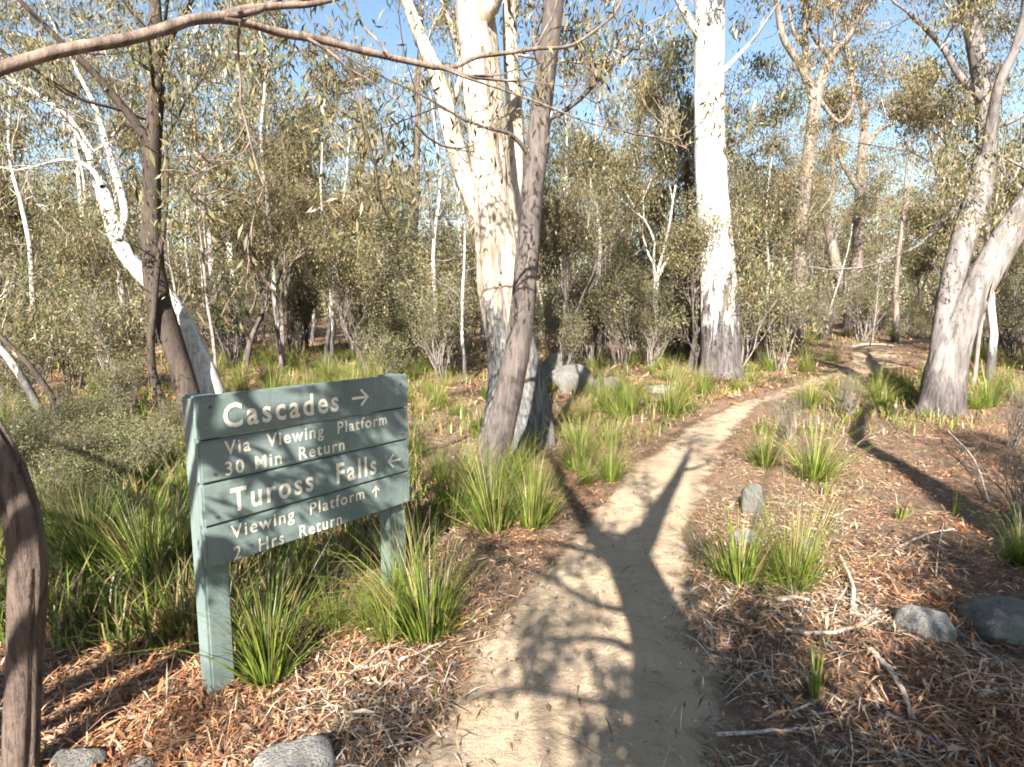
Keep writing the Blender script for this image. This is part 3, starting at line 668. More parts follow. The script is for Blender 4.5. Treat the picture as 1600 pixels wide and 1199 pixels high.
world_tree('gum_tree', 'forked gum behind the photographer whose shadow falls along the track', 'gum_grey',
           [(a0[0] + 0.55, a0[1] - 0.1, 0, 0.20), (a0[0] + 0.30, a0[1] - 0.05, 0.9, 0.21), (*a0, 0.19), (*a1, 0.165), (*a2, 0.15)],
           [[sp(985, 880, 3.2, 0.11), sp(935, 845, 3.45, 0.085), sp(905, 800, 3.8, 0.06), sp(880, 760, 4.2, 0.05), sp(870, 730, 4.7, 0.04)],
            [sp(985, 885, 3.2, 0.10), sp(1030, 800, 3.7, 0.075), sp(1062, 740, 4.3, 0.05), sp(1078, 705, 4.9, 0.025)],
            [sp(1010, 960, 2.8, 0.03), sp(930, 945, 3.0, 0.02), sp(850, 900, 3.3, 0.016), sp(770, 870, 3.7, 0.012)],
            [sp(1050, 1060, 2.4, 0.03), sp(960, 1005, 2.6, 0.02), sp(860, 1000, 2.9, 0.014)],
            [sp(1075, 1150, 2.1, 0.03), sp(1150, 1050, 2.6, 0.035), sp(1230, 1000, 3.0, 0.025)],
            [sp(985, 885, 3.2, 0.03), sp(860, 850, 3.6, 0.018), sp(770, 860, 3.9, 0.010)],
            [sp(1060, 1100, 2.25, 0.03), sp(960, 1100, 2.5, 0.018), sp(800, 1080, 2.8, 0.014), sp(640, 1120, 3.1, 0.01)],
            [sp(1080, 1190, 2.0, 0.06), sp(1160, 1170, 2.2, 0.04), sp(1260, 1190, 2.3, 0.025)],
            [sp(1062, 740, 4.3, 0.03), sp(1100, 730, 4.6, 0.02)]],
           501, 450, 0, sig=0.12, sprout_L=0.3, lo=0.6, maxlev=2,
           clumps=[(sp(x_, y_, h_, 0), r_, n_) for x_, y_, h_, r_, n_ in ((915, 955, 3.0, 0.07, 60), (1095, 985, 2.9, 0.06, 60), (880, 885, 3.3, 0.09, 90), (1095, 860, 3.4, 0.08, 70), (1020, 790, 3.7, 0.08, 80), (945, 1040, 2.6, 0.05, 50), (1125, 1070, 2.5, 0.07, 110), (820, 1050, 2.8, 0.06, 50), (870, 1000, 2.9, 0.08, 90), (1000, 1085, 2.4, 0.05, 80), (930, 1150, 2.4, 0.05, 50), (1075, 930, 3.0, 0.05, 60))] + [(sp(945, 850, 3.4, 0), 0.12, 260), (sp(905, 800, 3.8, 0), 0.14, 160), (sp(870, 730, 4.7, 0), 0.22, 200), (sp(1150, 1160, 2.2, 0), 0.16, 330), (sp(1110, 1110, 2.4, 0), 0.14, 220), (sp(1085, 690, 5.2, 0), 0.2, 260),
                   (sp(1000, 1150, 2.3, 0), 0.08, 180), (sp(960, 850, 3.4, 0), 0.08, 160), (sp(1130, 1195, 2.05, 0), 0.10, 300), (sp(1060, 1185, 2.05, 0), 0.10, 240), (sp(1190, 1120, 2.4, 0), 0.12, 260), (sp(1180, 960, 3.0, 0), 0.10, 150), (sp(900, 760, 4.6, 0), 0.16, 200), (sp(1000, 760, 4.6, 0), 0.12, 120), (sp(770, 870, 3.7, 0), 0.16, 130), (sp(1160, 1040, 2.7, 0), 0.10, 120)])
hb = (-1.2, -6.6, 4.7)
far_pts = [(855, 968, 6.2, 0.10, 90), (770, 890, 6.8, 0.18, 140), (625, 1125, 5.8, 0.13, 300), (1165, 1010, 6.3, 0.15, 200), (1010, 700, 7.8, 0.30, 340), (1100, 672, 8.2, 0.32, 340), (320, 1120, 5.6, 0.12, 150), (1230, 640, 8.6, 0.35, 360)]
world_tree('gum_tree', 'tall gum further behind the photographer, softly dappling the track', 'gum_white',
           [(-1.5, -6.8, 0, 0.22), (-1.4, -6.7, 2.0, 0.19), (-1.3, -6.65, 3.5, 0.16), (*hb, 0.13), (-1.1, -6.5, 5.4, 0.08)],
           [[(*hb, 0.03), tuple((np.array(hb) * 0.5 + shadow_src(x_, y_, h_) * 0.5) + np.array([0, 0, 0.25])) + (0.016,), (*shadow_src(x_, y_, h_), 0.007)] for x_, y_, h_, r_, n_ in far_pts],
           505, 150, 0, sig=0.1, sprout_L=0.25, lo=0.9, maxlev=2, clumps=[(shadow_src(x_, y_, h_), r_, n_) for x_, y_, h_, r_, n_ in far_pts])
b = shadow_src(1620, 870, 3.0)
world_tree('gum_tree', 'straight gum behind the photographer on the right, shading the right hand bank', 'gum_grey',
           [(b[0] - 0.1, b[1], 0, 0.19), (*shadow_src(1620, 870, 3.0), 0.15), (*shadow_src(1470, 770, 4.1), 0.13), (*shadow_src(1345, 692, 5.4), 0.10), (*shadow_src(1345, 650, 6.4), 0.07)],
           [[sp(1560, 830, 3.3, 0.06), sp(1600, 780, 3.9, 0.045), sp(1590, 730, 4.6, 0.03)], [sp(1600, 850, 3.1, 0.06), sp(1560, 900, 2.9, 0.04), sp(1500, 960, 2.8, 0.03)],
            [sp(1600, 850, 3.1, 0.06), sp(1580, 960, 2.8, 0.04), sp(1560, 1050, 2.7, 0.03), sp(1480, 1100, 2.6, 0.02)], [sp(1560, 830, 3.3, 0.06), sp(1640, 900, 3.3, 0.04), sp(1700, 1000, 3.2, 0.03)]],
           502, 1800, 5, sig=0.2, sprout_L=0.6, lo=0.5, maxlev=2,
           clumps=[(sp(1570, 800, 3.6, 0), 0.25, 1000), (sp(1600, 730, 4.6, 0), 0.3, 1000), (sp(1540, 900, 2.9, 0), 0.2, 760), (sp(1560, 960, 2.8, 0), 0.18, 760), (sp(1500, 870, 2.9, 0), 0.12, 320), (sp(1580, 1050, 2.7, 0), 0.18, 640), (sp(1345, 640, 6.4, 0), 0.3, 600), (sp(1480, 1090, 2.6, 0), 0.12, 260), (sp(1560, 720, 4.8, 0), 0.35, 900), (sp(1530, 1010, 2.8, 0), 0.16, 420), (sp(1600, 900, 3.1, 0), 0.25, 700)])
world_tree('wattle_tree', 'low bushy wattle close behind the photographer on the right', 'stem_brown',
           [sp(1560, 1230, 1.0, 0.06), sp(1560, 1210, 1.4, 0.05), sp(1530, 1150, 1.9, 0.04), sp(1520, 1080, 2.4, 0.03)],
           [[sp(1560, 1210, 1.4, 0.03), sp(1600, 1100, 1.9, 0.02), sp(1640, 1000, 2.4, 0.015)], [sp(1540, 1180, 1.7, 0.03), sp(1450, 1170, 1.9, 0.02), sp(1360, 1180, 2.0, 0.012)]],
           503, 700, 4, sig=0.12, sprout_L=0.3, L=0.08, W=0.02, lo=0.3, maxlev=2,
           clumps=[(sp(1450, 1170, 1.9, 0), 0.09, 300), (sp(1540, 1130, 1.9, 0), 0.10, 400), (sp(1590, 1190, 1.5, 0), 0.10, 400), (sp(1370, 1185, 2.0, 0), 0.07, 160), (sp(1560, 1050, 2.3, 0), 0.09, 220), (sp(1500, 1190, 1.7, 0), 0.09, 320), (sp(1290, 1195, 2.0, 0), 0.06, 140), (sp(1480, 1060, 2.3, 0), 0.07, 130)])
TS = np.array(to_sun)
def ss(u, v, tt, r): return (*(S0 + SU * u + SV * v + TS * tt), r)       # a point whose shadow falls on the sign board at u, v
hub = np.array([-3.3, -2.5, 2.6])
world_tree('gum_tree', 'leaning gum behind the photographer on the left, dappling the sign', 'gum_grey',
           [(-3.4, -2.7, 0, 0.17), (-3.4, -2.6, 1.3, 0.14), (*hub, 0.11), (-3.1, -2.4, 4.4, 0.08), (-2.9, -2.3, 6.0, 0.05)],
           [[(*hub, 0.05), ss(-0.15, 0.95, 3.4, 0.035), ss(0.22, 0.72, 2.9, 0.024), ss(0.34, 0.56, 2.9, 0.018), ss(0.44, 0.40, 2.9, 0.012)],
            [(*hub, 0.05), ss(-0.15, 0.78, 2.8, 0.028), ss(0.02, 0.60, 2.6, 0.02), ss(0.22, 0.44, 2.6, 0.018), ss(0.36, 0.22, 2.6, 0.014)],
            [(*hub, 0.05), ss(-0.10, 0.55, 2.8, 0.028), ss(0.08, 0.44, 2.6, 0.018), ss(0.26, 0.36, 2.6, 0.012)],
            [(-3.2, -2.45, 3.6, 0.05), ss(0.10, 1.15, 4.2, 0.035), ss(0.45, 0.98, 3.7, 0.03), ss(0.80, 0.74, 3.5, 0.02)],
            [(-3.2, -2.45, 3.9, 0.05), ss(0.35, 1.40, 4.2, 0.035), ss(0.75, 1.05, 3.8, 0.03), ss(1.02, 0.66, 3.6, 0.02)],
            [(*hub, 0.05), ss(0.40, 0.62, 3.8, 0.03), ss(0.60, 0.42, 3.4, 0.022), ss(0.74, 0.16, 3.4, 0.014)],
            [(-3.3, -2.5, 2.4, 0.05), ss(-0.1, 0.1, 3.2, 0.03), ss(0.06, 0.0, 2.8, 0.02)],
            [(-3.3, -2.5, 2.2, 0.05), sp(120, 1010, 2.5, 0.03), sp(150, 960, 2.7, 0.02)], [(-3.3, -2.5, 2.9, 0.05), sp(190, 930, 3.0, 0.03), sp(170, 870, 3.2, 0.02)],
            [(-3.3, -2.5, 3.1, 0.05), sp(230, 860, 3.5, 0.03), sp(120, 820, 3.8, 0.02)],
            [(-3.2, -2.45, 4.2, 0.05), sp(300, 780, 4.2, 0.03), sp(200, 740, 4.4, 0.02)]],
           504, 500, 2, sig=0.05, sprout_L=0.2, lo=0.9, L=0.09, W=0.02, maxlev=2,
           clumps=[(ss(0.98, 0.70, 3.6, 0), 0.055, 200), (ss(0.84, 0.66, 3.5, 0), 0.045, 130), (ss(0.70, 0.70, 3.5, 0), 0.035, 60), (ss(0.74, 0.46, 3.4, 0), 0.04, 110), (ss(0.95, 0.34, 3.6, 0), 0.045, 110), (ss(0.68, 0.16, 3.4, 0), 0.04, 110), (ss(0.80, 0.06, 3.4, 0), 0.035, 70), (ss(0.05, 0.02, 2.8, 0), 0.035, 130), (ss(0.16, -0.02, 2.8, 0), 0.03, 80), (ss(0.12, 0.46, 2.6, 0), 0.018, 26), (ss(1.1, 0.5, 3.6, 0), 0.02, 20),
                   (sp(150, 880, 3.2, 0), 0.14, 442), (sp(220, 860, 3.5, 0), 0.14, 408), (sp(130, 820, 3.8, 0), 0.2, 442), (sp(200, 740, 4.4, 0), 0.25, 510), (sp(100, 720, 5.4, 0), 0.34, 1190), (sp(220, 690, 5.8, 0), 0.34, 1190), (sp(60, 780, 4.6, 0), 0.25, 714), (sp(260, 800, 4.2, 0), 0.16, 442), (sp(20, 860, 3.6, 0), 0.16, 442)])

# ------------------------------------------------------------------ background trees in variants, copied
def variant_tree(seed, H, mat, leafs, wts, spread=0.5, fork=0.32, L=0.105, W=0.033, r0=0.10, sig=0.25):
    rg = rng_(seed); out, tips = [], []
    d = nrm(np.array([rg.normal(0, 0.12), rg.normal(0, 0.12), 1.0])); p = np.array([0, 0, -0.2]); pts = [p]
    n = 12; h = H * fork
    for q in range(n):
        d = nrm(d + rg.normal(0, 0.07, 3) + np.array([0, 0, 0.06])); p = p + d * h / n; pts.append(p)
    trunk = (np.array(pts), np.linspace(r0 * 1.25, r0 * 0.75, n + 1))
    for q in range(3):
        a = rg.uniform(0.25, spread); az = q * 2.1 + rg.uniform(-0.5, 0.5)
        dd = nrm(d + math.tan(a) * np.array([math.cos(az), math.sin(az), 0]))
        grow(out, tips, rg, pts[-1 - q], dd, H * 0.30 * rg.uniform(0.8, 1.2), r0 * 0.5, 1, 4, 0.15, 0.5, 0.12, 0.66, 2 if q else 1)
    tp = [(*tube(trunk[0], trunk[1], 8, 0.05, rg), 0, None)]
    for pt, r, lev in out:
        if lev <= 2: tp.append((*tube(pt, np.maximum(r, 0.008), 5), 0, None))
    root = thing('gum_tree', '-', 'tree', (0, 0, 0))
    put('trunk', make_mesh('trunk', tp, [M[mat]]), root)
    put('crown', make_mesh('crown', crown_parts(out, tips, rg, leafs, sig, L, W, wts, minlev=3), [M['twig'], M['leaf']]), root)
    return root

protos = [variant_tree(1, 9.0, 'gum_white', 10000, W_GUM), variant_tree(2, 11.0, 'gum_grey', 11000, W_GOLD), variant_tree(3, 8.0, 'gum_grey', 9500, W_DARK, 0.6),
          variant_tree(4, 12.0, 'gum_white', 12000, W_GOLD, 0.45, 0.4), variant_tree(5, 7.0, 'stem_brown', 8500, W_GUM, 0.65, 0.25), variant_tree(6, 10.0, 'gum_grey', 10500, W_GUM, 0.5, 0.35)]
used = [False] * len(protos)
ORD = 'first second third fourth fifth sixth seventh eighth ninth tenth eleventh twelfth thirteenth fourteenth fifteenth sixteenth'.split()
def name_in_order(rank, adj):
    seen = {}
    for z, k, px, o in sorted(rank, key=lambda q: q[2]):
        n = seen.get((z[1], k), 0); seen[(z[1], k)] = n + 1
        o['label'] = '%s, %s such from left, %s' % (adj[k], ORD[min(n, 15)], z[1])
rank = []
ZONES = [(250, 'in the bush at the far left', 'far left bush gums'),
         (700, 'in the bush beyond the sign', 'gums beyond the sign'),
         (1090, 'between the two big trunks', 'gums between the two big trunks'),
         (1440, 'beyond the track end', 'gums beyond the track end'),
         (9999, 'behind the forked right tree', 'gums behind the right hand tree')]
rg = rng_(77)
placed = []
tries = 0
while len(placed) < 72 and tries < 6000:
    tries += 1
    px = rg.uniform(-260, 1860); Yd = 11.5 + 30 * rg.uniform(0, 1) ** 1.1
    x = (px - 800) / FOC * Yd
    if path_d(x, Yd)[0] < 2.4 and Yd < 24: continue
    if px < 650 and rg.uniform() < 0.4: continue
    if any((x - a) ** 2 + (Yd - b) ** 2 < (1.9 + 0.025 * Yd) ** 2 for a, b in placed): continue
    placed.append((x, Yd))
    k = int(rg.integers(0, len(protos))); z = next(q for q in ZONES if px < q[0])
    sc = rg.uniform(0.62, 1.0) * (0.8 if Yd < 15 else 1.0); loc = (x, Yd, gz(x, Yd) - 0.05); rz = rg.uniform(0, 6.28)
    if not used[k]:
        used[k] = True; o = protos[k]; o.location = loc; o.rotation_euler.z = rz; o.scale = (sc,) * 3; o['label'] = z[1]; o['group'] = z[2]
    else: o = copy_thing(protos[k], loc, rz, sc, z[1], z[2])
    rank.append((z, k, px, o))
name_in_order(rank, ['pale barked spreading gum', 'tall grey barked gum', 'dark leaved grey gum', 'tallest white barked gum', 'low branching brown barked gum', 'grey barked olive gum'])

# slim saplings
def variant_sapling(seed, H, mat, leafs, r0):
    rg = rng_(seed); out, tips = [], []; d = nrm(np.array([rg.normal(0, 0.14), rg.normal(0, 0.14), 1.0])); p = np.array([0, 0, -0.1]); pts = [p]; n = 14
    for q in range(n):
        d = nrm(d + rg.normal(0, 0.06, 3) + np.array([0, 0, 0.04])); p = p + d * H / n; pts.append(p)
    rad = np.linspace(r0, r0 * 0.3, n + 1); tp = [(*tube(np.array(pts), rad, 7, 0.06, rg), 0, None)]
    for q in range(9):
        k = int(rg.integers(5, n + 1)); dd = nrm(rg.normal(0, 1, 3) + np.array([0, 0, 0.7]))
        grow(out, tips, rg, pts[k], dd, H * 0.16 * rg.uniform(0.6, 1.3), rad[k] * 0.45, 2, 3, 0.2, 0.6)
    root = thing('gum_sapling', '-', 'tree', (0, 0, 0))
    put('trunk', make_mesh('trunk', tp, [M[mat]]), root)
    put('crown', make_mesh('crown', crown_parts(out, tips, rg, leafs, 0.16, 0.11, 0.03, W_GUM, minlev=2), [M['twig'], M['leaf']]), root)
    return root
sap = [variant_sapling(41, 5.5, 'gum_white', 900, 0.055), variant_sapling(42, 4.5, 'twig', 700, 0.04), variant_sapling(43, 6.5, 'gum_white', 1000, 0.065), variant_sapling(44, 5.0, 'gum_grey', 800, 0.05)]
used = [False] * 4; rank = []; sp_ = []
for tr_ in range(4000):
    if len(sp_) >= 88: break
    px = rg.uniform(-120, 1720); Yd = 10.5 + 17 * rg.uniform(0, 1); x = (px - 800) / FOC * Yd
    if path_d(x, Yd)[0] < 2.0 or any((x - a) ** 2 + (Yd - b) ** 2 < 0.8 for a, b in sp_) or (abs(px - 1125) < 60 and Yd < 12.5) or (abs(px - 790) < 80 and Yd < 12): continue
    sp_.append((x, Yd)); k = int(rg.integers(0, 4)); z = next(q for q in ZONES if px < q[0]); loc = (x, Yd, gz(x, Yd)); sc = rg.uniform(0.75, 1.2); rz = rg.uniform(0, 6.28)
    if not used[k]:
        used[k] = True; o = sap[k]; o.location = loc; o.rotation_euler.z = rz; o.scale = (sc,) * 3; o['group'] = 'slim saplings'
    else: o = copy_thing(sap[k], loc, rz, sc, '-', 'slim saplings')
    rank.append((z, k, px, o))
name_in_order(rank, ['white slim sapling', 'thin grey sapling', 'taller white sapling', 'brown grey sapling'])

# scrub: twiggy many-stemmed shrubs
def variant_shrub(seed, H, stems, leafs, mat, wts, pal=PAL_SHRUB, sig=0.16, L=0.085, W=0.024, spread=0.5, maxlev=3):
    rg = rng_(seed); out, tips = [], []
    for s in range(stems):
        az = rg.uniform(0, 6.28); a = rg.uniform(0.05, spread)
        d = np.array([math.cos(az) * math.sin(a), math.sin(az) * math.sin(a), math.cos(a)])
        p = np.array([math.cos(az), math.sin(az), 0]) * rg.uniform(0, 0.15); p[2] = -0.08
        grow(out, tips, rg, p, d, H * 0.45 * rg.uniform(0.7, 1.1), 0.016 * H / 2.5 + 0.004, 1, maxlev, 0.14, 0.5, 0.12, 0.62, 2)
    root = thing('scrub_shrub', '-', 'shrub', (0, 0, 0))
    st = [(*tube(pt, np.maximum(r, 0.004), 4), 0, None) for pt, r, lev in out if lev == 1]
    put('stems', make_mesh('stems', st, [M[mat]]), root)
    put('foliage', make_mesh('foliage', crown_parts(out, tips, rg, leafs, sig, L, W, wts, pal, minlev=2, droop=-0.2, bare=0.25), [M[mat], M['leaf']]), root)
    return root
shr = [variant_shrub(21, 3.2, 10, 2900, 'twig', W_SHRUB, sig=0.13, spread=0.4), variant_shrub(22, 2.6, 10, 2900, 'twig', [2, 3, 2, 4, 2], sig=0.13, spread=0.4), variant_shrub(23, 3.8, 9, 3000, 'stem_brown', W_SHRUB, sig=0.14, spread=0.35),
       variant_shrub(24, 1.6, 10, 3200, 'twig', [5, 4, 3, 1, 1], L=0.06, W=0.02), variant_shrub(25, 3.2, 15, 700, 'twig', [1, 2, 1, 4, 3], sig=0.1, spread=0.4)]
used = [False] * len(shr)
SZ = [(280, 'in the far left scrub', 'far left scrub'),
      (720, 'in scrub behind the sign', 'scrub behind the sign'),
      (1090, 'between the two white gums', 'scrub between the white gums'),
      (1440, 'beyond the track bend', 'scrub beyond the track bend'),
      (9999, 'behind the forked right tree', 'scrub behind the right hand tree')]
spots = []
tries = 0
while len(spots) < 115 and tries < 9000:
    tries += 1
    px = rg.uniform(-200, 1800); Yd = 9.5 + 20 * rg.uniform(0, 1) ** 1.2
    if px > 850: Yd += 2.5
    x = (px - 800) / FOC * Yd
    if path_d(x, Yd)[0] < 2.2: continue
    if any((x - a) ** 2 + (Yd - b) ** 2 < 0.75 ** 2 for a, b, c_ in spots): continue
    spots.append((x, Yd, px))
rank = []
for x, Yd, px in spots:
    k = int(rg.choice(5, p=[0.28, 0.26, 0.22, 0.20, 0.04])); z = next(q for q in SZ if px < q[0])
    sc = rg.uniform(0.65, 1.15) * (0.75 if Yd < 12 else 1.0); loc = (x, Yd, gz(x, Yd)); rz = rg.uniform(0, 6.28)
    if not used[k]:
        used[k] = True; o = shr[k]; o.location = loc; o.rotation_euler.z = rz; o.scale = (sc,) * 3; o['label'] = z[1]; o['group'] = z[2]
    else: o = copy_thing(shr[k], loc, rz, sc, z[1], z[2])
    rank.append((z, k, px, o))
name_in_order(rank, ['olive shrub', 'bronze shrub', 'tall brown stemmed shrub', 'low green shrub', 'nearly bare twiggy shrub'])
wat = [variant_shrub(26, 4.8, 7, 5600, 'stem_brown', [3, 4, 2, 3, 1], sig=0.17, L=0.10, W=0.03, spread=0.45), variant_shrub(27, 4.4, 8, 5600, 'twig', [2, 4, 2, 4, 1], sig=0.18, L=0.10, W=0.03, spread=0.5)]
WAT = [(470, 552, 0, 0.95, 'tall olive bush above the middle of the sign'), (560, 565, 1, 0.95, 'broad bronze olive bush above the right half of the sign'), (640, 560, 0, 1.1, 'tallest olive bush of those left of the central gum'),
       (700, 575, 1, 0.85, 'olive bush pressed against the left of the central gum'), (400, 535, 1, 0.9, 'bush with grey stems between the white leaning pair and the sign'), (60, 545, 0, 0.9, 'tall scrubby bush near the left edge'),
       (905, 540, 1, 0.9, 'tall bush right behind the central gum'), (980, 530, 0, 1.0, 'tall grey green bush midway between the two big white gums'), (1050, 525, 1, 1.1, 'golden bush just left of the tall white gum'),
       (1195, 505, 1, 1.0, 'bronze bush between the tall white gum and the thin brown trunk'), (1420, 500, 0, 1.0, 'dark bush behind the left stem of the forked gum'), (1570, 540, 1, 1.0, 'bush behind the right side of the forked gum'),
       (280, 530, 0, 0.8, 'dark bush between the two leaning trunks at left'), (160, 530, 1, 0.85, 'grey brown bush left of the white leaning gum')]
wused = [False, False]
for px, py, k, sc, lab in WAT:
    g = ground(px, py)
    if wused[k]: copy_thing(wat[k], tuple(g), rg.uniform(0, 6.28), sc, lab, 'tall bushes')
    else:
        wused[k] = True; o = wat[k]; o.location = tuple(g); o.scale = (sc,) * 3; o['label'] = lab; o['group'] = 'tall bushes'
# shrubs the photograph shows singly
for px, py, k, sc, lab in [(690, 585, 0, 0.95, 'olive shrub with drooping sprays just left of the central gum'), (640, 570, 3, 1.1, 'small dark leafed shrub behind the right end of the sign'),
                           (560, 560, 1, 0.9, 'brown olive shrub behind the sign, above its arrow'), (1010, 560, 3, 0.9, 'rounded green shrub between boulders and the tall white gum'),
                           (1190, 520, 3, 0.8, 'bushy green shrub right behind the tall white gum'), (1420, 530, 0, 0.7, 'shrub against the left side of the stout forked gum'),
                           (1580, 700, 4, 0.28, 'dry twiggy bush at the right edge below the forked gum'), (1590, 820, 4, 0.26, 'grey twiggy bush at the right edge above the shaded boulder'),
                           (1330, 655, 4, 0.26, 'bare twiggy bush beside the track, left of the forked gum'), (1230, 690, 4, 0.24, 'low grey twiggy bush on the right verge behind bright tussock'),
                           (60, 740, 3, 0.45, 'small leafy shrub among tussocks at the left edge'), (160, 700, 3, 0.5, 'small dark shrub in the grassy patch'), (230, 760, 3, 0.42, 'small shrub close left of the sign board'), (130, 780, 1, 0.3, 'bronze twiggy low shrub in the grassy patch'),
                           (30, 660, 1, 0.45, 'straggly shrub below the slanting stems at far left'), (200, 650, 1, 0.42, 'straggly low shrub left of the dark leaning trunk'), (40, 620, 3, 0.9, 'low green shrub at the far left edge'), (170, 610, 3, 0.9, 'low olive shrub in the grass left of the leaning trees')]:
    g = ground(px, py); copy_thing(shr[k], tuple(g), rg.uniform(0, 6.28), sc, lab, 'shrubs seen singly')

lows = sorted([(rg.uniform(-40, 285), rg.uniform(625, 850)) for _ in range(16)])
for n_, (px, py) in enumerate(lows):
    g = ground(px, py); copy_thing(shr[3 if n_ % 3 else 1], tuple(g), rg.uniform(0, 6.28), rg.uniform(0.28, 0.5) * (1.0 if n_ % 3 else 0.6), 'low leafy shrub in the grassy patch left of the sign, %s from the left' % ORD[n_], 'low shrubs left of the sign')
# far wood, one mass
rg = rng_(900)
nt = 330
tx = rg.uniform(-95, 95, nt); ty = rg.uniform(42, 85, nt); parts = []
for x, y in zip(tx, ty):
    h = rg.uniform(6, 12); z = gz(x, y); lean = rg.normal(0, 0.6, 2)
    P = smooth_path(np.array([(x, y, z - 0.3, 0.14), (x + lean[0] * 0.5 + rg.normal(0, 0.2), y, z + h * 0.5, 0.10), (x + lean[0], y + lean[1], z + h, 0.03)]), 6)
    parts.append((*tube(P[:, :3], P[:, 3], 4), int(rg.integers(0, 2)), None))
ncl = 5200
q = rg.integers(0, nt, ncl); hz = rg.uniform(0.02, 1.0, ncl) ** 1.1 * 12.5
cen = np.stack([tx[q] + rg.normal(0, 2.6, ncl), ty[q] + rg.normal(0, 2.0, ncl), terrain(tx[q], ty[q]) + hz], 1)
lo_n = 3600; cen = np.vstack([cen, np.stack([rg.uniform(-75, 75, lo_n), rg.uniform(36, 62, lo_n), np.zeros(lo_n)], 1)]); cen[ncl:, 2] = terrain(cen[ncl:, 0], cen[ncl:, 1]) + rg.uniform(0, 1, lo_n) ** 1.2 * 7.0; ncl += lo_n
cen = np.repeat(cen, 30, 0) + rg.normal(0, 0.55, (ncl * 30, 3))
v, f, c = leaf_quads(cen, 0.34, 0.13, rg, 0.6, PAL_GUM, W_GUM)
parts.append((v, f, 2, c * np.repeat(np.repeat(rg.uniform(0.75, 1.2, ncl), 30), 4)[:, None]))
tag(put('distant_wood', make_mesh('distant_wood', parts, [M['gum_white'], M['gum_grey'], M['leaf']])), 'distant olive gum wood closing the view', 'wood', kind='stuff')

# ------------------------------------------------------------------ tussocks
def tussock_mesh(seed, n, L, spread, wts, width=0.010, base_r=0.05, stiff=1.0):
    rg = rng_(seed); k = 5
    az = rg.uniform(0, 6.28, n); a0 = np.abs(rg.normal(0, spread, n)) + 0.03; ln = L * rg.uniform(0.3, 1.2, n); cv = rg.uniform(0.4, 2.0, n) * (0.45 + a0) / stiff
    p = np.stack([np.cos(az), np.sin(az), np.zeros(n)], 1) * (rg.uniform(0, 1, n) ** 0.6 * base_r)[:, None]; p[:, 2] = -0.03
    V = []
    sd = np.stack([-np.sin(az), np.cos(az), np.zeros(n)], 1); tw = rg.normal(0, 0.5, n)
    for s in range(k):
        tt = s / (k - 1); w = width * (1 - tt ** 1.6) * rg.uniform(0.9, 1.1, n) * (0.7 + 0.6 * (s == 1)) + 0.0007
        a = a0 + cv * tt * tt
        d = np.stack([np.cos(az) * np.sin(a), np.sin(az) * np.sin(a), np.cos(a)], 1)
        s2 = nrm(sd + np.cross(sd, d) * tw[:, None])
        V.append(p - s2 * w[:, None] / 2); V.append(p + s2 * w[:, None] / 2)
        p = p + d * (ln / (k - 1))[:, None]
    V = np.stack(V, 1)                       # n, 2k, 3
    F = np.array([[2 * s, 2 * s + 1, 2 * s + 3, 2 * s + 2] for s in range(k - 1)])
    F = (np.arange(n)[:, None, None] * 2 * k + F[None]).reshape(-1, 4)
    pal = np.array(PAL_BLADE); c = pal[rg.choice(len(pal), n, p=np.array(wts) / sum(wts))] * rg.uniform(0.75, 1.25, n)[:, None]
    c = np.repeat(c[:, None], 2 * k, 1)
    tip = rg.uniform(0, 1, n) < 0.3
    c[tip, -4:] = np.array([0.30, 0.22, 0.10])
    return make_mesh('tussock', [(V.reshape(-1, 3), F, 0, c.reshape(-1, 3))], [M['blade']], False)
TG = [5, 3.5, 3, 1.0, 0.6]; TD = [5, 2, 4.5, 0.7, 0.5]; TY = [4, 5.5, 1.5, 1.4, 0.8]; TP = [1, 2, 0.6, 5, 3]
TM = {'dark': [tussock_mesh(31, 330, 0.66, 0.26, TD, 0.0062), tussock_mesh(32, 360, 0.62, 0.38, TD, 0.0058, 0.08)], 'green': [tussock_mesh(33, 340, 0.62, 0.42, TG, 0.0052, 0.09), tussock_mesh(34, 300, 0.58, 0.55, TG, 0.005, 0.08)],
      'bright': [tussock_mesh(35, 300, 0.62, 0.48, TY, 0.0055, 0.09), tussock_mesh(36, 280, 0.64, 0.66, TY, 0.0055, 0.08)], 'dry': [tussock_mesh(37, 280, 0.50, 0.5, TP, 0.0036, 0.10), tussock_mesh(38, 240, 0.45, 0.6, TP, 0.0036, 0.10)],
      'sparse': [tussock_mesh(39, 22, 0.34, 0.25, TG, 0.011, 0.02), tussock_mesh(40, 30, 0.30, 0.35, TG, 0.010, 0.02)]}
rg = rng_(60)
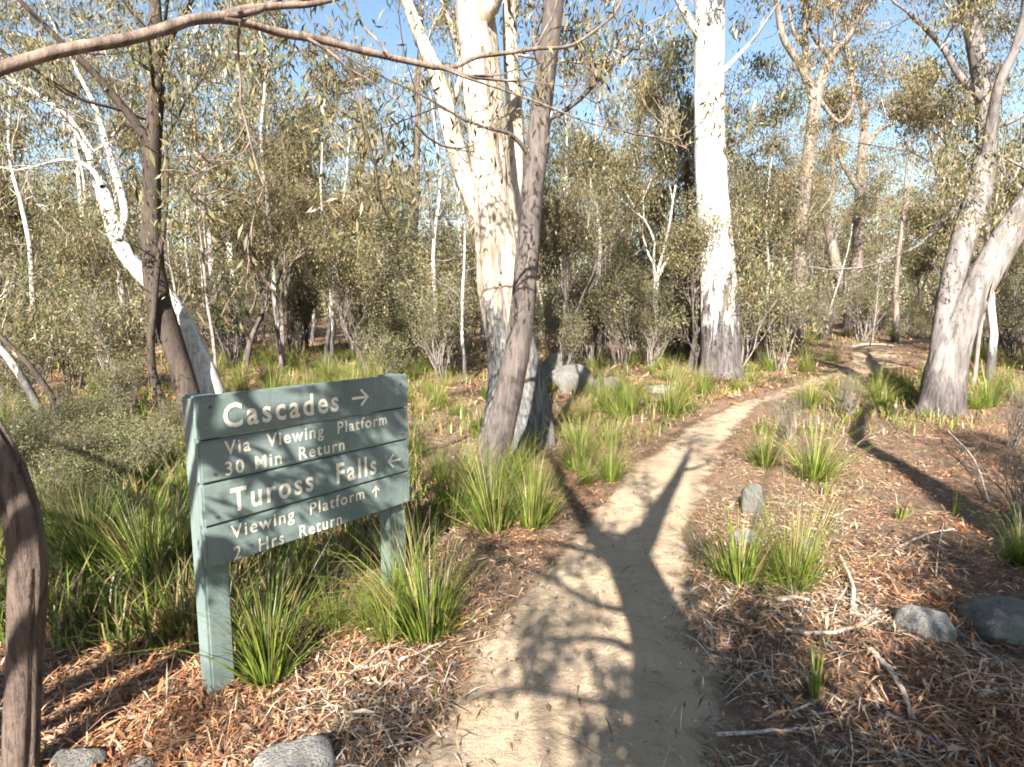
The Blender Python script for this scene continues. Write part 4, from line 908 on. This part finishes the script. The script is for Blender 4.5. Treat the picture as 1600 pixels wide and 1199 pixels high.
TUS = [(420, 1066, 'dark', 0, 0.98, 'dark green upright tussock against the foot of the left sign post'), (610, 1002, 'dark', 1, 0.62, 'greyish dark tussock low in front of the right sign post'),
       (668, 992, 'green', 0, 1.2, 'tall dense green tussock in front of the right sign post'), (632, 950, 'bright', 1, 0.95, 'yellow green tussock hiding the foot of the right sign post'), (520, 985, 'bright', 0, 0.62, 'bright green grass clump under the middle of the sign board'),
       (575, 975, 'bright', 1, 0.55, 'small bright tussock left of the tall tussock under the sign'), (285, 985, 'dry', 0, 1.05, 'straw coloured grass clump left of the sign post'),
       (480, 930, 'green', 1, 0.8, 'green tussock in the shade behind the sign posts'), (830, 822, 'bright', 0, 1.25, 'wide yellow green tussock at the track edge below the leaning trunk'),
       (770, 830, 'dark', 1, 1.15, 'dark tussock just right of the sign, left of a yellow green one'), (705, 815, 'green', 0, 1.2, 'green tussock touching the right end of the sign'),
       (955, 752, 'green', 1, 0.95, 'green tussock spilling on the left track edge beyond the leaning trunk'), (905, 735, 'green', 0, 1.1, 'green tussock beneath the charred base of the central gum'),
       (1045, 645, 'green', 0, 1.2, 'left one of two tussocks on the far left verge'), (1070, 640, 'bright', 1, 0.9, 'right one of two tussocks on the far left verge'), (985, 650, 'dark', 1, 1.1, 'dark tussock in front of the pale boulders'),
       (1155, 912, 'bright', 1, 1.08, 'left of the two big tussocks spreading over the right edge of the track'), (1238, 918, 'bright', 0, 1.08, 'right of the two big tussocks beside the track, upright and sunlit'),
       (1272, 1098, 'sparse', 0, 0.95, 'lone small green tuft in the litter at lower right'), (1272, 750, 'bright', 0, 1.15, 'sunlit yellow green tussock on the right verge'), (1195, 728, 'green', 1, 1.05, 'grey green tussock at the right track edge'),
       (1290, 775, 'sparse', 1, 1.0, 'thin green tuft just below the sunlit verge tussock'), (1260, 582, 'bright', 0, 1.15, 'bright tussock below the thin forked brown trunk'), (1172, 600, 'bright', 1, 0.9, 'pale green tussock at the foot of the tall white gum'),
       (1200, 580, 'green', 0, 1.0, 'green tussock right of the tall white gum'), (1370, 625, 'bright', 1, 1.2, 'yellow green tussock between the track and the forked gum'), (1410, 620, 'green', 0, 1.0, 'tussock close left of the forked gum foot'),
       (1545, 635, 'bright', 0, 1.3, 'yellow green tussock right of the forked gum foot'), (1590, 625, 'green', 1, 1.2, 'tussock at the right edge beside the forked gum'), (1405, 812, 'sparse', 1, 1.0, 'sparse green tuft in the middle of the right bank'),
       (1492, 808, 'sparse', 0, 0.8, 'tiny green tuft at the edge of the trunk shadow'), (1592, 885, 'dark', 1, 0.7, 'shaded tussock at the right edge above the boulder'), (1300, 565, 'green', 1, 1.1, 'green tussock left of the track end'),
       (1395, 535, 'dark', 0, 1.3, 'dark green tussock at the end of the track'), (150, 905, 'dark', 0, 1.15, 'dark tall tussock behind the rough trunk at left'), (95, 870, 'green', 1, 1.2, 'green tussock half hidden by the rough left trunk'),
       (-10, 930, 'bright', 1, 0.8, 'yellow green tussock cut by the left edge'), (235, 915, 'dark', 1, 1.05, 'dark tussock in shade left of the sign board'), (370, 985, 'green', 0, 0.6, 'small tussock behind the left sign post')]
for px, py, kind, q, sc, lab in TUS:
    g = ground(px, py); o = put('grass_tussock', TM[kind][q], None, tuple(g)); o.rotation_euler = (rg.normal(0, 0.10), rg.normal(0, 0.10), rg.uniform(0, 6.28)); o.scale = (sc * rg.uniform(0.85, 1.2), sc * rg.uniform(0.85, 1.2), sc * rg.uniform(0.85, 1.05))
    tag(o, lab, 'grass tussock', 'tussocks by the sign and track')
# fields of tussocks
KADJ = {'dark': 'dark green', 'green': 'mid green', 'bright': 'yellow green', 'dry': 'straw coloured', 'sparse': 'sparse'}
def field(n, box, kinds, lab, grp, seed, smin=0.7, smax=1.2, gap=0.22):
    rg = rng_(seed); pts = []; tr = 0
    while len(pts) < n and tr < n * 60:
        tr += 1
        px = rg.uniform(box[0], box[2]); py = rg.uniform(box[1], box[3]); g = ground(px, py)
        if path_d(g[0], g[1])[0] < 1.25 or any((g[0] - a) ** 2 + (g[1] - b) ** 2 < gap ** 2 for a, b in pts): continue
        rel = g - S0; uu = np.dot(rel, SU); nn = np.dot(rel, SN)
        if -0.25 < uu < SW + 0.25 and -0.35 < nn < 1.2: continue
        if math.hypot(g[0] - at(38, 1199, 2.0)[0], g[1] - 2.0) < 0.5: continue
        pts.append((g[0], g[1])); kd = kinds[int(rg.integers(0, len(kinds)))]
        o = put('grass_tussock', TM[kd][int(rg.integers(0, 2))], None, tuple(g)); s = rg.uniform(smin, smax)
        o.scale = (s * rg.uniform(0.8, 1.3), s * rg.uniform(0.8, 1.3), s * rg.uniform(0.75, 1.1)); o.rotation_euler = (rg.normal(0, 0.12), rg.normal(0, 0.12), rg.uniform(0, 6.28)); tag(o, KADJ[kd] + ' ' + lab, 'grass tussock', grp + ', ' + kd)
field(44, (-60, 600, 290, 900), ['dark', 'dark', 'green', 'dry', 'dry'], 'tussock in the thick grassy patch left of the sign', 'tussocks left of the sign', 61, 0.5, 0.95)
field(70, (300, 560, 700, 640), ['bright', 'dry', 'green', 'bright'], 'tussock in the sunny grass beyond the sign', 'tussocks beyond the sign', 62, 0.7, 1.1, 0.3)
field(34, (650, 620, 1000, 800), ['green', 'dark', 'dry'], 'tussock around the feet of the central trunks', 'tussocks around the central trunks', 63, 0.5, 0.95)
field(40, (880, 545, 1110, 660), ['green', 'bright', 'dry'], 'tussock between the boulders and the tall white gum', 'tussocks near the boulders', 64, 0.6, 1.0, 0.3)
field(55, (1150, 520, 1700, 640), ['green', 'bright', 'dry', 'bright'], 'tussock on the far side of the track at right', 'tussocks on the far right', 65, 0.6, 1.05, 0.3)

# low grass and herb cover (uncountable) on the left and in the distance
def grass_stuff(seed, n, box, h, wts, lab):
    rg = rng_(seed); G = []
    y0, y1, hx0, hx1 = box
    yy = y0 * (y1 / y0) ** rg.uniform(0, 1, n); xx = rg.uniform(hx0, hx1, n) * yy
    keep = path_d(xx, yy) > 1.15; xx, yy = xx[keep], yy[keep]
    pat = np.sin(xx * 1.7 + 1) * np.sin(yy * 1.3) + np.sin(xx * 0.6 - yy * 0.8)
    keep = rg.uniform(-1.3, 1.3, len(xx)) < pat; xx, yy = xx[keep], yy[keep]; m = len(xx)
    p = np.stack([xx, yy, terrain(xx, yy) - 0.01], 1); az = rg.uniform(0, 6.28, m); a = np.abs(rg.normal(0, 0.5, m))
    d = np.stack([np.cos(az) * np.sin(a), np.sin(az) * np.sin(a), np.cos(a)], 1); s = np.stack([-np.sin(az), np.cos(az), np.zeros(m)], 1)
    L = (h * rg.uniform(0.4, 1.3, m))[:, None]; w = (0.004 + 0.0007 * yy)[:, None]
    d2 = nrm(d + np.stack([np.cos(az), np.sin(az), -0.4 * np.ones(m)], 1) * 0.6)
    V = np.stack([p - s * w, p + s * w, p + d * L * 0.6 + s * w * 0.7, p + d * L * 0.6 - s * w * 0.7, p + d * L * 0.6 + d2 * L * 0.5], 1).reshape(-1, 3)
    F4 = np.arange(m)[:, None] * 5 + np.array([0, 1, 2, 3]); F3 = np.arange(m)[:, None] * 5 + np.array([3, 2, 4])
    pal = np.array(PAL_BLADE); c = pal[rg.choice(len(pal), m, p=np.array(wts) / sum(wts))] * rg.uniform(0.7, 1.25, m)[:, None]
    c = np.repeat(c, 5, 0)
    me = make_mesh('grass', [(V, F4, 0, c), (np.zeros((0, 3)), np.zeros((0, 3), int), 0, np.zeros((0, 3)))] if False else [(V, F4, 0, c), (V, F3, 0, c)], [M['blade']], False)
    tag(put('grass', me), lab, 'grass', kind='stuff')
grass_stuff(71, 17000, (3.6, 22, -1.0, -0.16), 0.26, [3, 2, 3, 3, 2], 'low mixed grass filling the ground left of the track')
grass_stuff(73, 6500, (2.7, 7.0, -1.05, -0.42), 0.34, [3, 1.5, 6, 2.5, 2], 'longer dark grass in the shade left of the sign')  # larger share of dark blades paints shade into this grass
grass_stuff(72, 16000, (7.0, 26, -0.16, 1.0), 0.20, [2, 3, 1.5, 4, 2], 'thin dry grass among the trees right of the centre')

# ------------------------------------------------------------------ litter: leaves, bark and twigs nobody could count
def litter(seed, n, L, W, pal, wts, y0, y1, lab, name, onpath=0.035, tilt=0.35, hx=1.05, lift=0.006):
    rg = rng_(seed)
    yy = y0 * (y1 / y0) ** rg.uniform(0, 1, n); xx = rg.uniform(-hx, hx, n) * (yy + 0.3)
    pdv = path_d(xx, yy)
    pat = np.sin(xx * 2.1 + 1.3 * np.sin(yy * 1.7)) * np.sin(yy * 2.6 + 0.8 * np.sin(xx * 3.1)) + 0.5 * np.sin(xx * 7.3 + yy * 5.1)
    keep = (rg.uniform(0, 1, n) < 0.62 + 0.38 * pat) & (pdv > np.abs(rg.normal(0, 0.17, n)) * -1 + 1.02 + 0.16 * np.sin(xx * 3.1 + yy * 2.3) * np.sin(yy * 3.7) - 0.7 * np.clip((yy - 5.5) / 4, 0, 1) * rg.uniform(0, 1, n)) | (rg.uniform(0, 1, n) < onpath * 1.6)
    xx, yy = xx[keep], yy[keep]; pdv = pdv[keep]; m = len(xx)
    warm = np.clip(0.5 + 0.6 * np.sin(xx * 1.3 - yy * 0.9) + 0.4 * np.sin(xx * 4.1 + yy * 3.3), 0, 1)[:, None]
    az = rg.uniform(0, 6.28, m); tl = rg.normal(0, tilt, m)
    d = np.stack([np.cos(az) * np.cos(tl), np.sin(az) * np.cos(tl), np.sin(tl)], 1)
    s = nrm(np.stack([-np.sin(az), np.cos(az), rg.normal(0, tilt, m)], 1))
    l = (L * np.clip(np.exp(rg.normal(0, 0.4, m)), 0.4, 1.8))[:, None]; w = (W * rg.uniform(0.6, 1.3, m))[:, None]
    z = terrain(xx, yy) + lift + rg.uniform(0, 0.022, m) + np.where(pdv < 0.95, 0.018, 0) + np.abs(np.sin(tl)) * l[:, 0] * 0.35
    p = np.stack([xx, yy, z], 1); up = np.array([0, 0, 1.0])
    bow = l * rg.uniform(-0.05, 0.16, m)[:, None]
    V = np.stack([p - d * l / 2, p + s * w / 2 + up * bow, p + d * l / 2, p - s * w / 2 + up * bow], 1).reshape(-1, 3)
    F = np.arange(4 * m).reshape(m, 4)
    pal = np.array(pal); c = pal[rg.choice(len(pal), m, p=np.array(wts) / sum(wts))] * rg.uniform(0.6, 1.35, m)[:, None]
    c = c * (1 - warm + warm * np.array([1.12, 0.86, 0.70]))
    tag(put(name, make_mesh(name, [(V, F, 0, np.repeat(c, 4, 0))], [M['litter']], False)), lab, 'leaf litter', kind='stuff')
PAL_LIT = [(0.29, 0.135, 0.062), (0.38, 0.235, 0.130), (0.20, 0.105, 0.062), (0.48, 0.36, 0.24), (0.30, 0.25, 0.205), (0.10, 0.068, 0.05)]
litter(81, 165000, 0.044, 0.0095, PAL_LIT, [3, 5, 3.5, 2.6, 2.4, 2.4], 1.3, 11, 'fallen brown gum leaves strewn over the forest floor', 'leaf_litter', 0.006)
litter(82, 28000, 0.17, 0.0055, [(0.38, 0.30, 0.22), (0.24, 0.16, 0.11), (0.50, 0.43, 0.34), (0.14, 0.095, 0.07)], [3, 3, 2.5, 2], 1.3, 13, 'fallen bark ribbons and twigs strewn over the forest floor', 'bark_litter', 0.012, 0.16)
litter(84, 5000, 0.075, 0.018, [(0.42, 0.34, 0.26), (0.28, 0.17, 0.10), (0.50, 0.42, 0.32), (0.20, 0.12, 0.08)], [3, 3, 2, 2], 1.3, 9, 'larger curled bark flakes strewn over the forest floor', 'bark_litter', 0.004, 0.3)
litter(83, 22000, 0.14, 0.045, PAL_LIT, [3, 5, 4, 2, 2, 2], 9, 34, 'brown litter under the far trees', 'leaf_litter', 0.02, 0.4)
# grit on the track
rg = rng_(88); m = 5200
yy = 1.3 * 9 ** rg.uniform(0, 1, m); xx = rg.uniform(-0.6, 1.0, m) * (yy + 0.5)
kp = path_d(xx, yy) < 1.0; xx, yy = xx[kp], yy[kp]; m = len(xx); r_ = (0.0022 + 0.006 * rg.uniform(0, 1, m) ** 4)[:, None, None]
oc = np.array([[1, 0, 0], [-1, 0, 0], [0, 1, 0], [0, -1, 0], [0, 0, 0.7], [0, 0, -0.7]], float)
Vp = np.stack([xx, yy, terrain(xx, yy) + 0.024], 1)[:, None] + (oc[None] + rg.normal(0, 0.2, (m, 6, 3))) * r_
Fp = np.arange(m)[:, None, None] * 6 + np.array([[0, 2, 4], [2, 1, 4], [1, 3, 4], [3, 0, 4], [2, 0, 5], [1, 2, 5], [3, 1, 5], [0, 3, 5]])[None]
pc = np.array([(0.30, 0.24, 0.18), (0.50, 0.44, 0.36), (0.16, 0.13, 0.11)])[rg.choice(3, m)]
tag(put('gravel', make_mesh('gravel', [(Vp.reshape(-1, 3), Fp.reshape(-1, 3), 0, np.repeat(pc, 6, 0))], [M['litter']], False)), 'fine grit scattered on the sandy track', 'gravel', kind='stuff')

# ------------------------------------------------------------------ sticks, bark strips and rocks seen singly
def stick(pts, r, lab, name='fallen_stick', cat='stick', seed=0, lifts=None, mat='dead_stick', grp='sticks on the ground', flat=1.0):
    rg = rng_(seed); G = np.array([ground(x, y) for x, y in pts]); b = G[0].copy()
    G[:, 2] += r * 0.8 + 0.012
    if lifts is not None: G[:, 2] += np.array(lifts)
    q = np.c_[G, np.linspace(r, r * 0.5, len(G))]; s = smooth_path(q, 22)
    s[:, 2] += rg.normal(0, 0.003, 22)
    v, f = tube(s[:, :3] - b, s[:, 3], 7, 0.10, rg)
    if flat != 1.0: v[:, 2] = (v[:, 2] - (s[:, 2] - b[2]).repeat(7)) * flat + (s[:, 2] - b[2]).repeat(7)
    caps = np.array([[0, 1, 2, 3], [0, 3, 4, 5], [0, 5, 6, 6]])[:2]
    o = put(name, make_mesh(name, [(v, f, 0, None), (v, caps, 0, None)], [M[mat]]), None, tuple(b))
    return tag(o, lab, cat, grp)
ST = [([(1112, 1012), (1112, 975), (1125, 945), (1152, 922)], 0.007, 'thin curved grey stick at the right edge of the track', {}),
      ([(1228, 992), (1290, 996), (1340, 985), (1375, 962)], 0.013, 'dark grey stick lying crosswise below the two big tussocks', {}),
      ([(1360, 1022), (1392, 1060), (1412, 1095), (1428, 1135)], 0.016, 'bleached curved bark piece at lower right', dict(flat=0.5)),
      ([(1362, 1085), (1376, 1130), (1382, 1160)], 0.009, 'short dark stick right of the lone green tuft', dict(mat='twig')),
      ([(1385, 1125), (1440, 1158), (1500, 1185), (1560, 1215)], 0.012, 'long stick running off the bottom right', dict(mat='twig')),
      ([(1236, 1120), (1262, 1108), (1282, 1098)], 0.007, 'small pale stick beside the lone green tuft', {}),
      ([(1120, 1155), (1200, 1152), (1290, 1140), (1335, 1108)], 0.007, 'long thin stick below the lone green tuft', {}),
      ([(1482, 985), (1530, 1020), (1600, 1065), (1660, 1100)], 0.012, 'dark branch lying below the shaded boulder', dict(mat='twig')),
      ([(1532, 1195), (1548, 1160), (1600, 1122)], 0.008, 'forked twig at the bottom right corner', dict(mat='twig')),
      ([(1462, 905), (1466, 862), (1474, 822)], 0.006, 'thin upright dead twig on the right bank', dict(lifts=[0, 0.0, 0.0])),
      ([(1330, 968), (1332, 930), (1318, 900), (1312, 878)], 0.014, 'pale curled bark strip right of the big tussocks', dict(flat=0.5, lifts=[0, 0.03, 0.05, 0.02])),
      ([(1215, 945), (1245, 942), (1272, 950)], 0.024, 'pale flat bark slab below the right big tussock', dict(flat=0.4)),
      ([(592, 1142), (630, 1138), (668, 1120)], 0.013, 'pale curved bark strip on sand left of the track', dict(flat=0.5)),
      ([(645, 1062), (672, 1032), (698, 1008)], 0.010, 'bleached stick pointing at the tall tussock', {}),
      ([(555, 1052), (620, 1040), (690, 1012)], 0.012, 'grey stick lying left of the track below the tall tussock', {}),
      ([(575, 1048), (600, 1025), (630, 1012)], 0.008, 'short grey stick crossing another below the tall tussock', {}),
      ([(640, 1082), (668, 1078), (695, 1072)], 0.011, 'small pale bark flake at the left edge of the track', dict(flat=0.5)),
      ([(200, 1130), (228, 1122), (252, 1112)], 0.008, 'pale twig lying left of the sign post foot', {}),
      ([(268, 1138), (280, 1165), (290, 1195)], 0.006, 'thin twig near the bottom edge, left of the pale boulder', {}),
      ([(440, 1040), (470, 1065), (500, 1095)], 0.006, 'thin dark twig below the dark post tussock', dict(mat='twig')),
      ([(1330, 545), (1360, 541), (1395, 543)], 0.06, 'pale log lying across the end of the track', {}),
      ([(1405, 860), (1450, 838), (1490, 832)], 0.010, 'grey stick on the right bank under the trunk shadow', {}),
      ([(1480, 690), (1520, 735), (1545, 790)], 0.012, 'bare branch fallen from the forked gum', dict(lifts=[0.1, 0.08, 0.0])),
      ([(1530, 1095), (1560, 1085), (1600, 1084)], 0.010, 'pale stick in shade at the right edge', {}),
      ([(1290, 1010), (1310, 1030), (1308, 1062)], 0.006, 'thin twig above the lone green tuft', {})]
for k, (pts, r, lab, kw) in enumerate(ST):
    stick(pts, r, lab, 'bark_strip' if 'bark' in lab else ('fallen_log' if 'log' in lab else 'fallen_stick'), 'bark strip' if 'bark' in lab else 'stick', 700 + k, **kw)

def rock(px, py, sx, sy, sz, lab, seed, sink=0.3):
    import bmesh
    rg = rng_(seed); g = ground(px, py)
    bm = bmesh.new(); bmesh.ops.create_icosphere(bm, subdivisions=4, radius=1.0)
    v = np.array([x.co for x in bm.verts]); k = nrm(rg.normal(0, 1, (14, 3)))
    for q in k:
        d = v @ q; lim = rg.uniform(0.52, 0.9); v = v - np.outer(np.clip(d - lim, 0, None) * 0.85, q)
    for fr, am in ((2.1, 0.09), (4.5, 0.06), (9.0, 0.03), (17.0, 0.014)):
        ph = rg.uniform(0, 6.28, 3); v = v * (1 + am * (np.sin(v[:, 0] * fr + ph[0]) * np.sin(v[:, 1] * fr + ph[1]) + np.sin(v[:, 2] * fr + ph[2]) * 0.6))[:, None]
    v = v + rg.normal(0, 0.009, v.shape)
    v *= np.array([sx, sy, sz])
    for x, p in zip(bm.verts, v): x.co = p
    me = bpy.data.meshes.new('rock'); bm.to_mesh(me); bm.free(); me.materials.append(M['rock_pale' if 'pale' in lab else 'rock'])
    for p in me.polygons: p.use_smooth = True
    o = put('rock', me, None, (g[0], g[1], g[2] + sz * (0.28 - sink))); o.rotation_euler.z = rg.uniform(-0.5, 0.5)
    return tag(o, lab, 'rock', 'rocks beside the track')
rock(462, 1215, 0.20, 0.16, 0.13, 'pale rounded boulder at the bottom edge in front of the sign', 801)
rock(122, 1200, 0.13, 0.10, 0.075, 'grey shaded rock beside the rough left trunk', 802)
rock(215, 1215, 0.08, 0.07, 0.04, 'small pale stone at the bottom edge', 803)
rock(1178, 800, 0.14, 0.13, 0.22, 'upright mottled rock at the right track edge behind the big tussocks', 804, 0.2)
rock(1170, 845, 0.15, 0.11, 0.07, 'flat pale stone between the two big tussocks', 805)
rock(1268, 856, 0.09, 0.07, 0.06, 'small grey stone behind the right big tussock', 806)
rock(1448, 990, 0.15, 0.15, 0.13, 'pale sunlit rock at the edge of the shade on the right', 807, 0.2)
rock(1570, 985, 0.34, 0.26, 0.20, 'large blue grey boulder in shade at the right edge', 808)
rock(895, 612, 0.58, 0.48, 0.42, 'large rounded boulder right of the central gum', 809, 0.05)
rock(862, 598, 0.36, 0.3, 0.45, 'smaller boulder behind the central gum base', 810, 0.0)
rock(960, 606, 0.45, 0.3, 0.20, 'low flat boulder in the litter right of the rounded one', 811)
rock(722, 545, 0.22, 0.2, 0.55, 'pale pointed stone in scrub left of the central gum', 812, 0.1)
rock(1030, 612, 0.4, 0.25, 0.13, 'low pale rock slab left of the tall white gum', 813)
rock(1080, 560, 0.4, 0.25, 0.2, 'small pale rock left behind the tall white gum foot', 814)
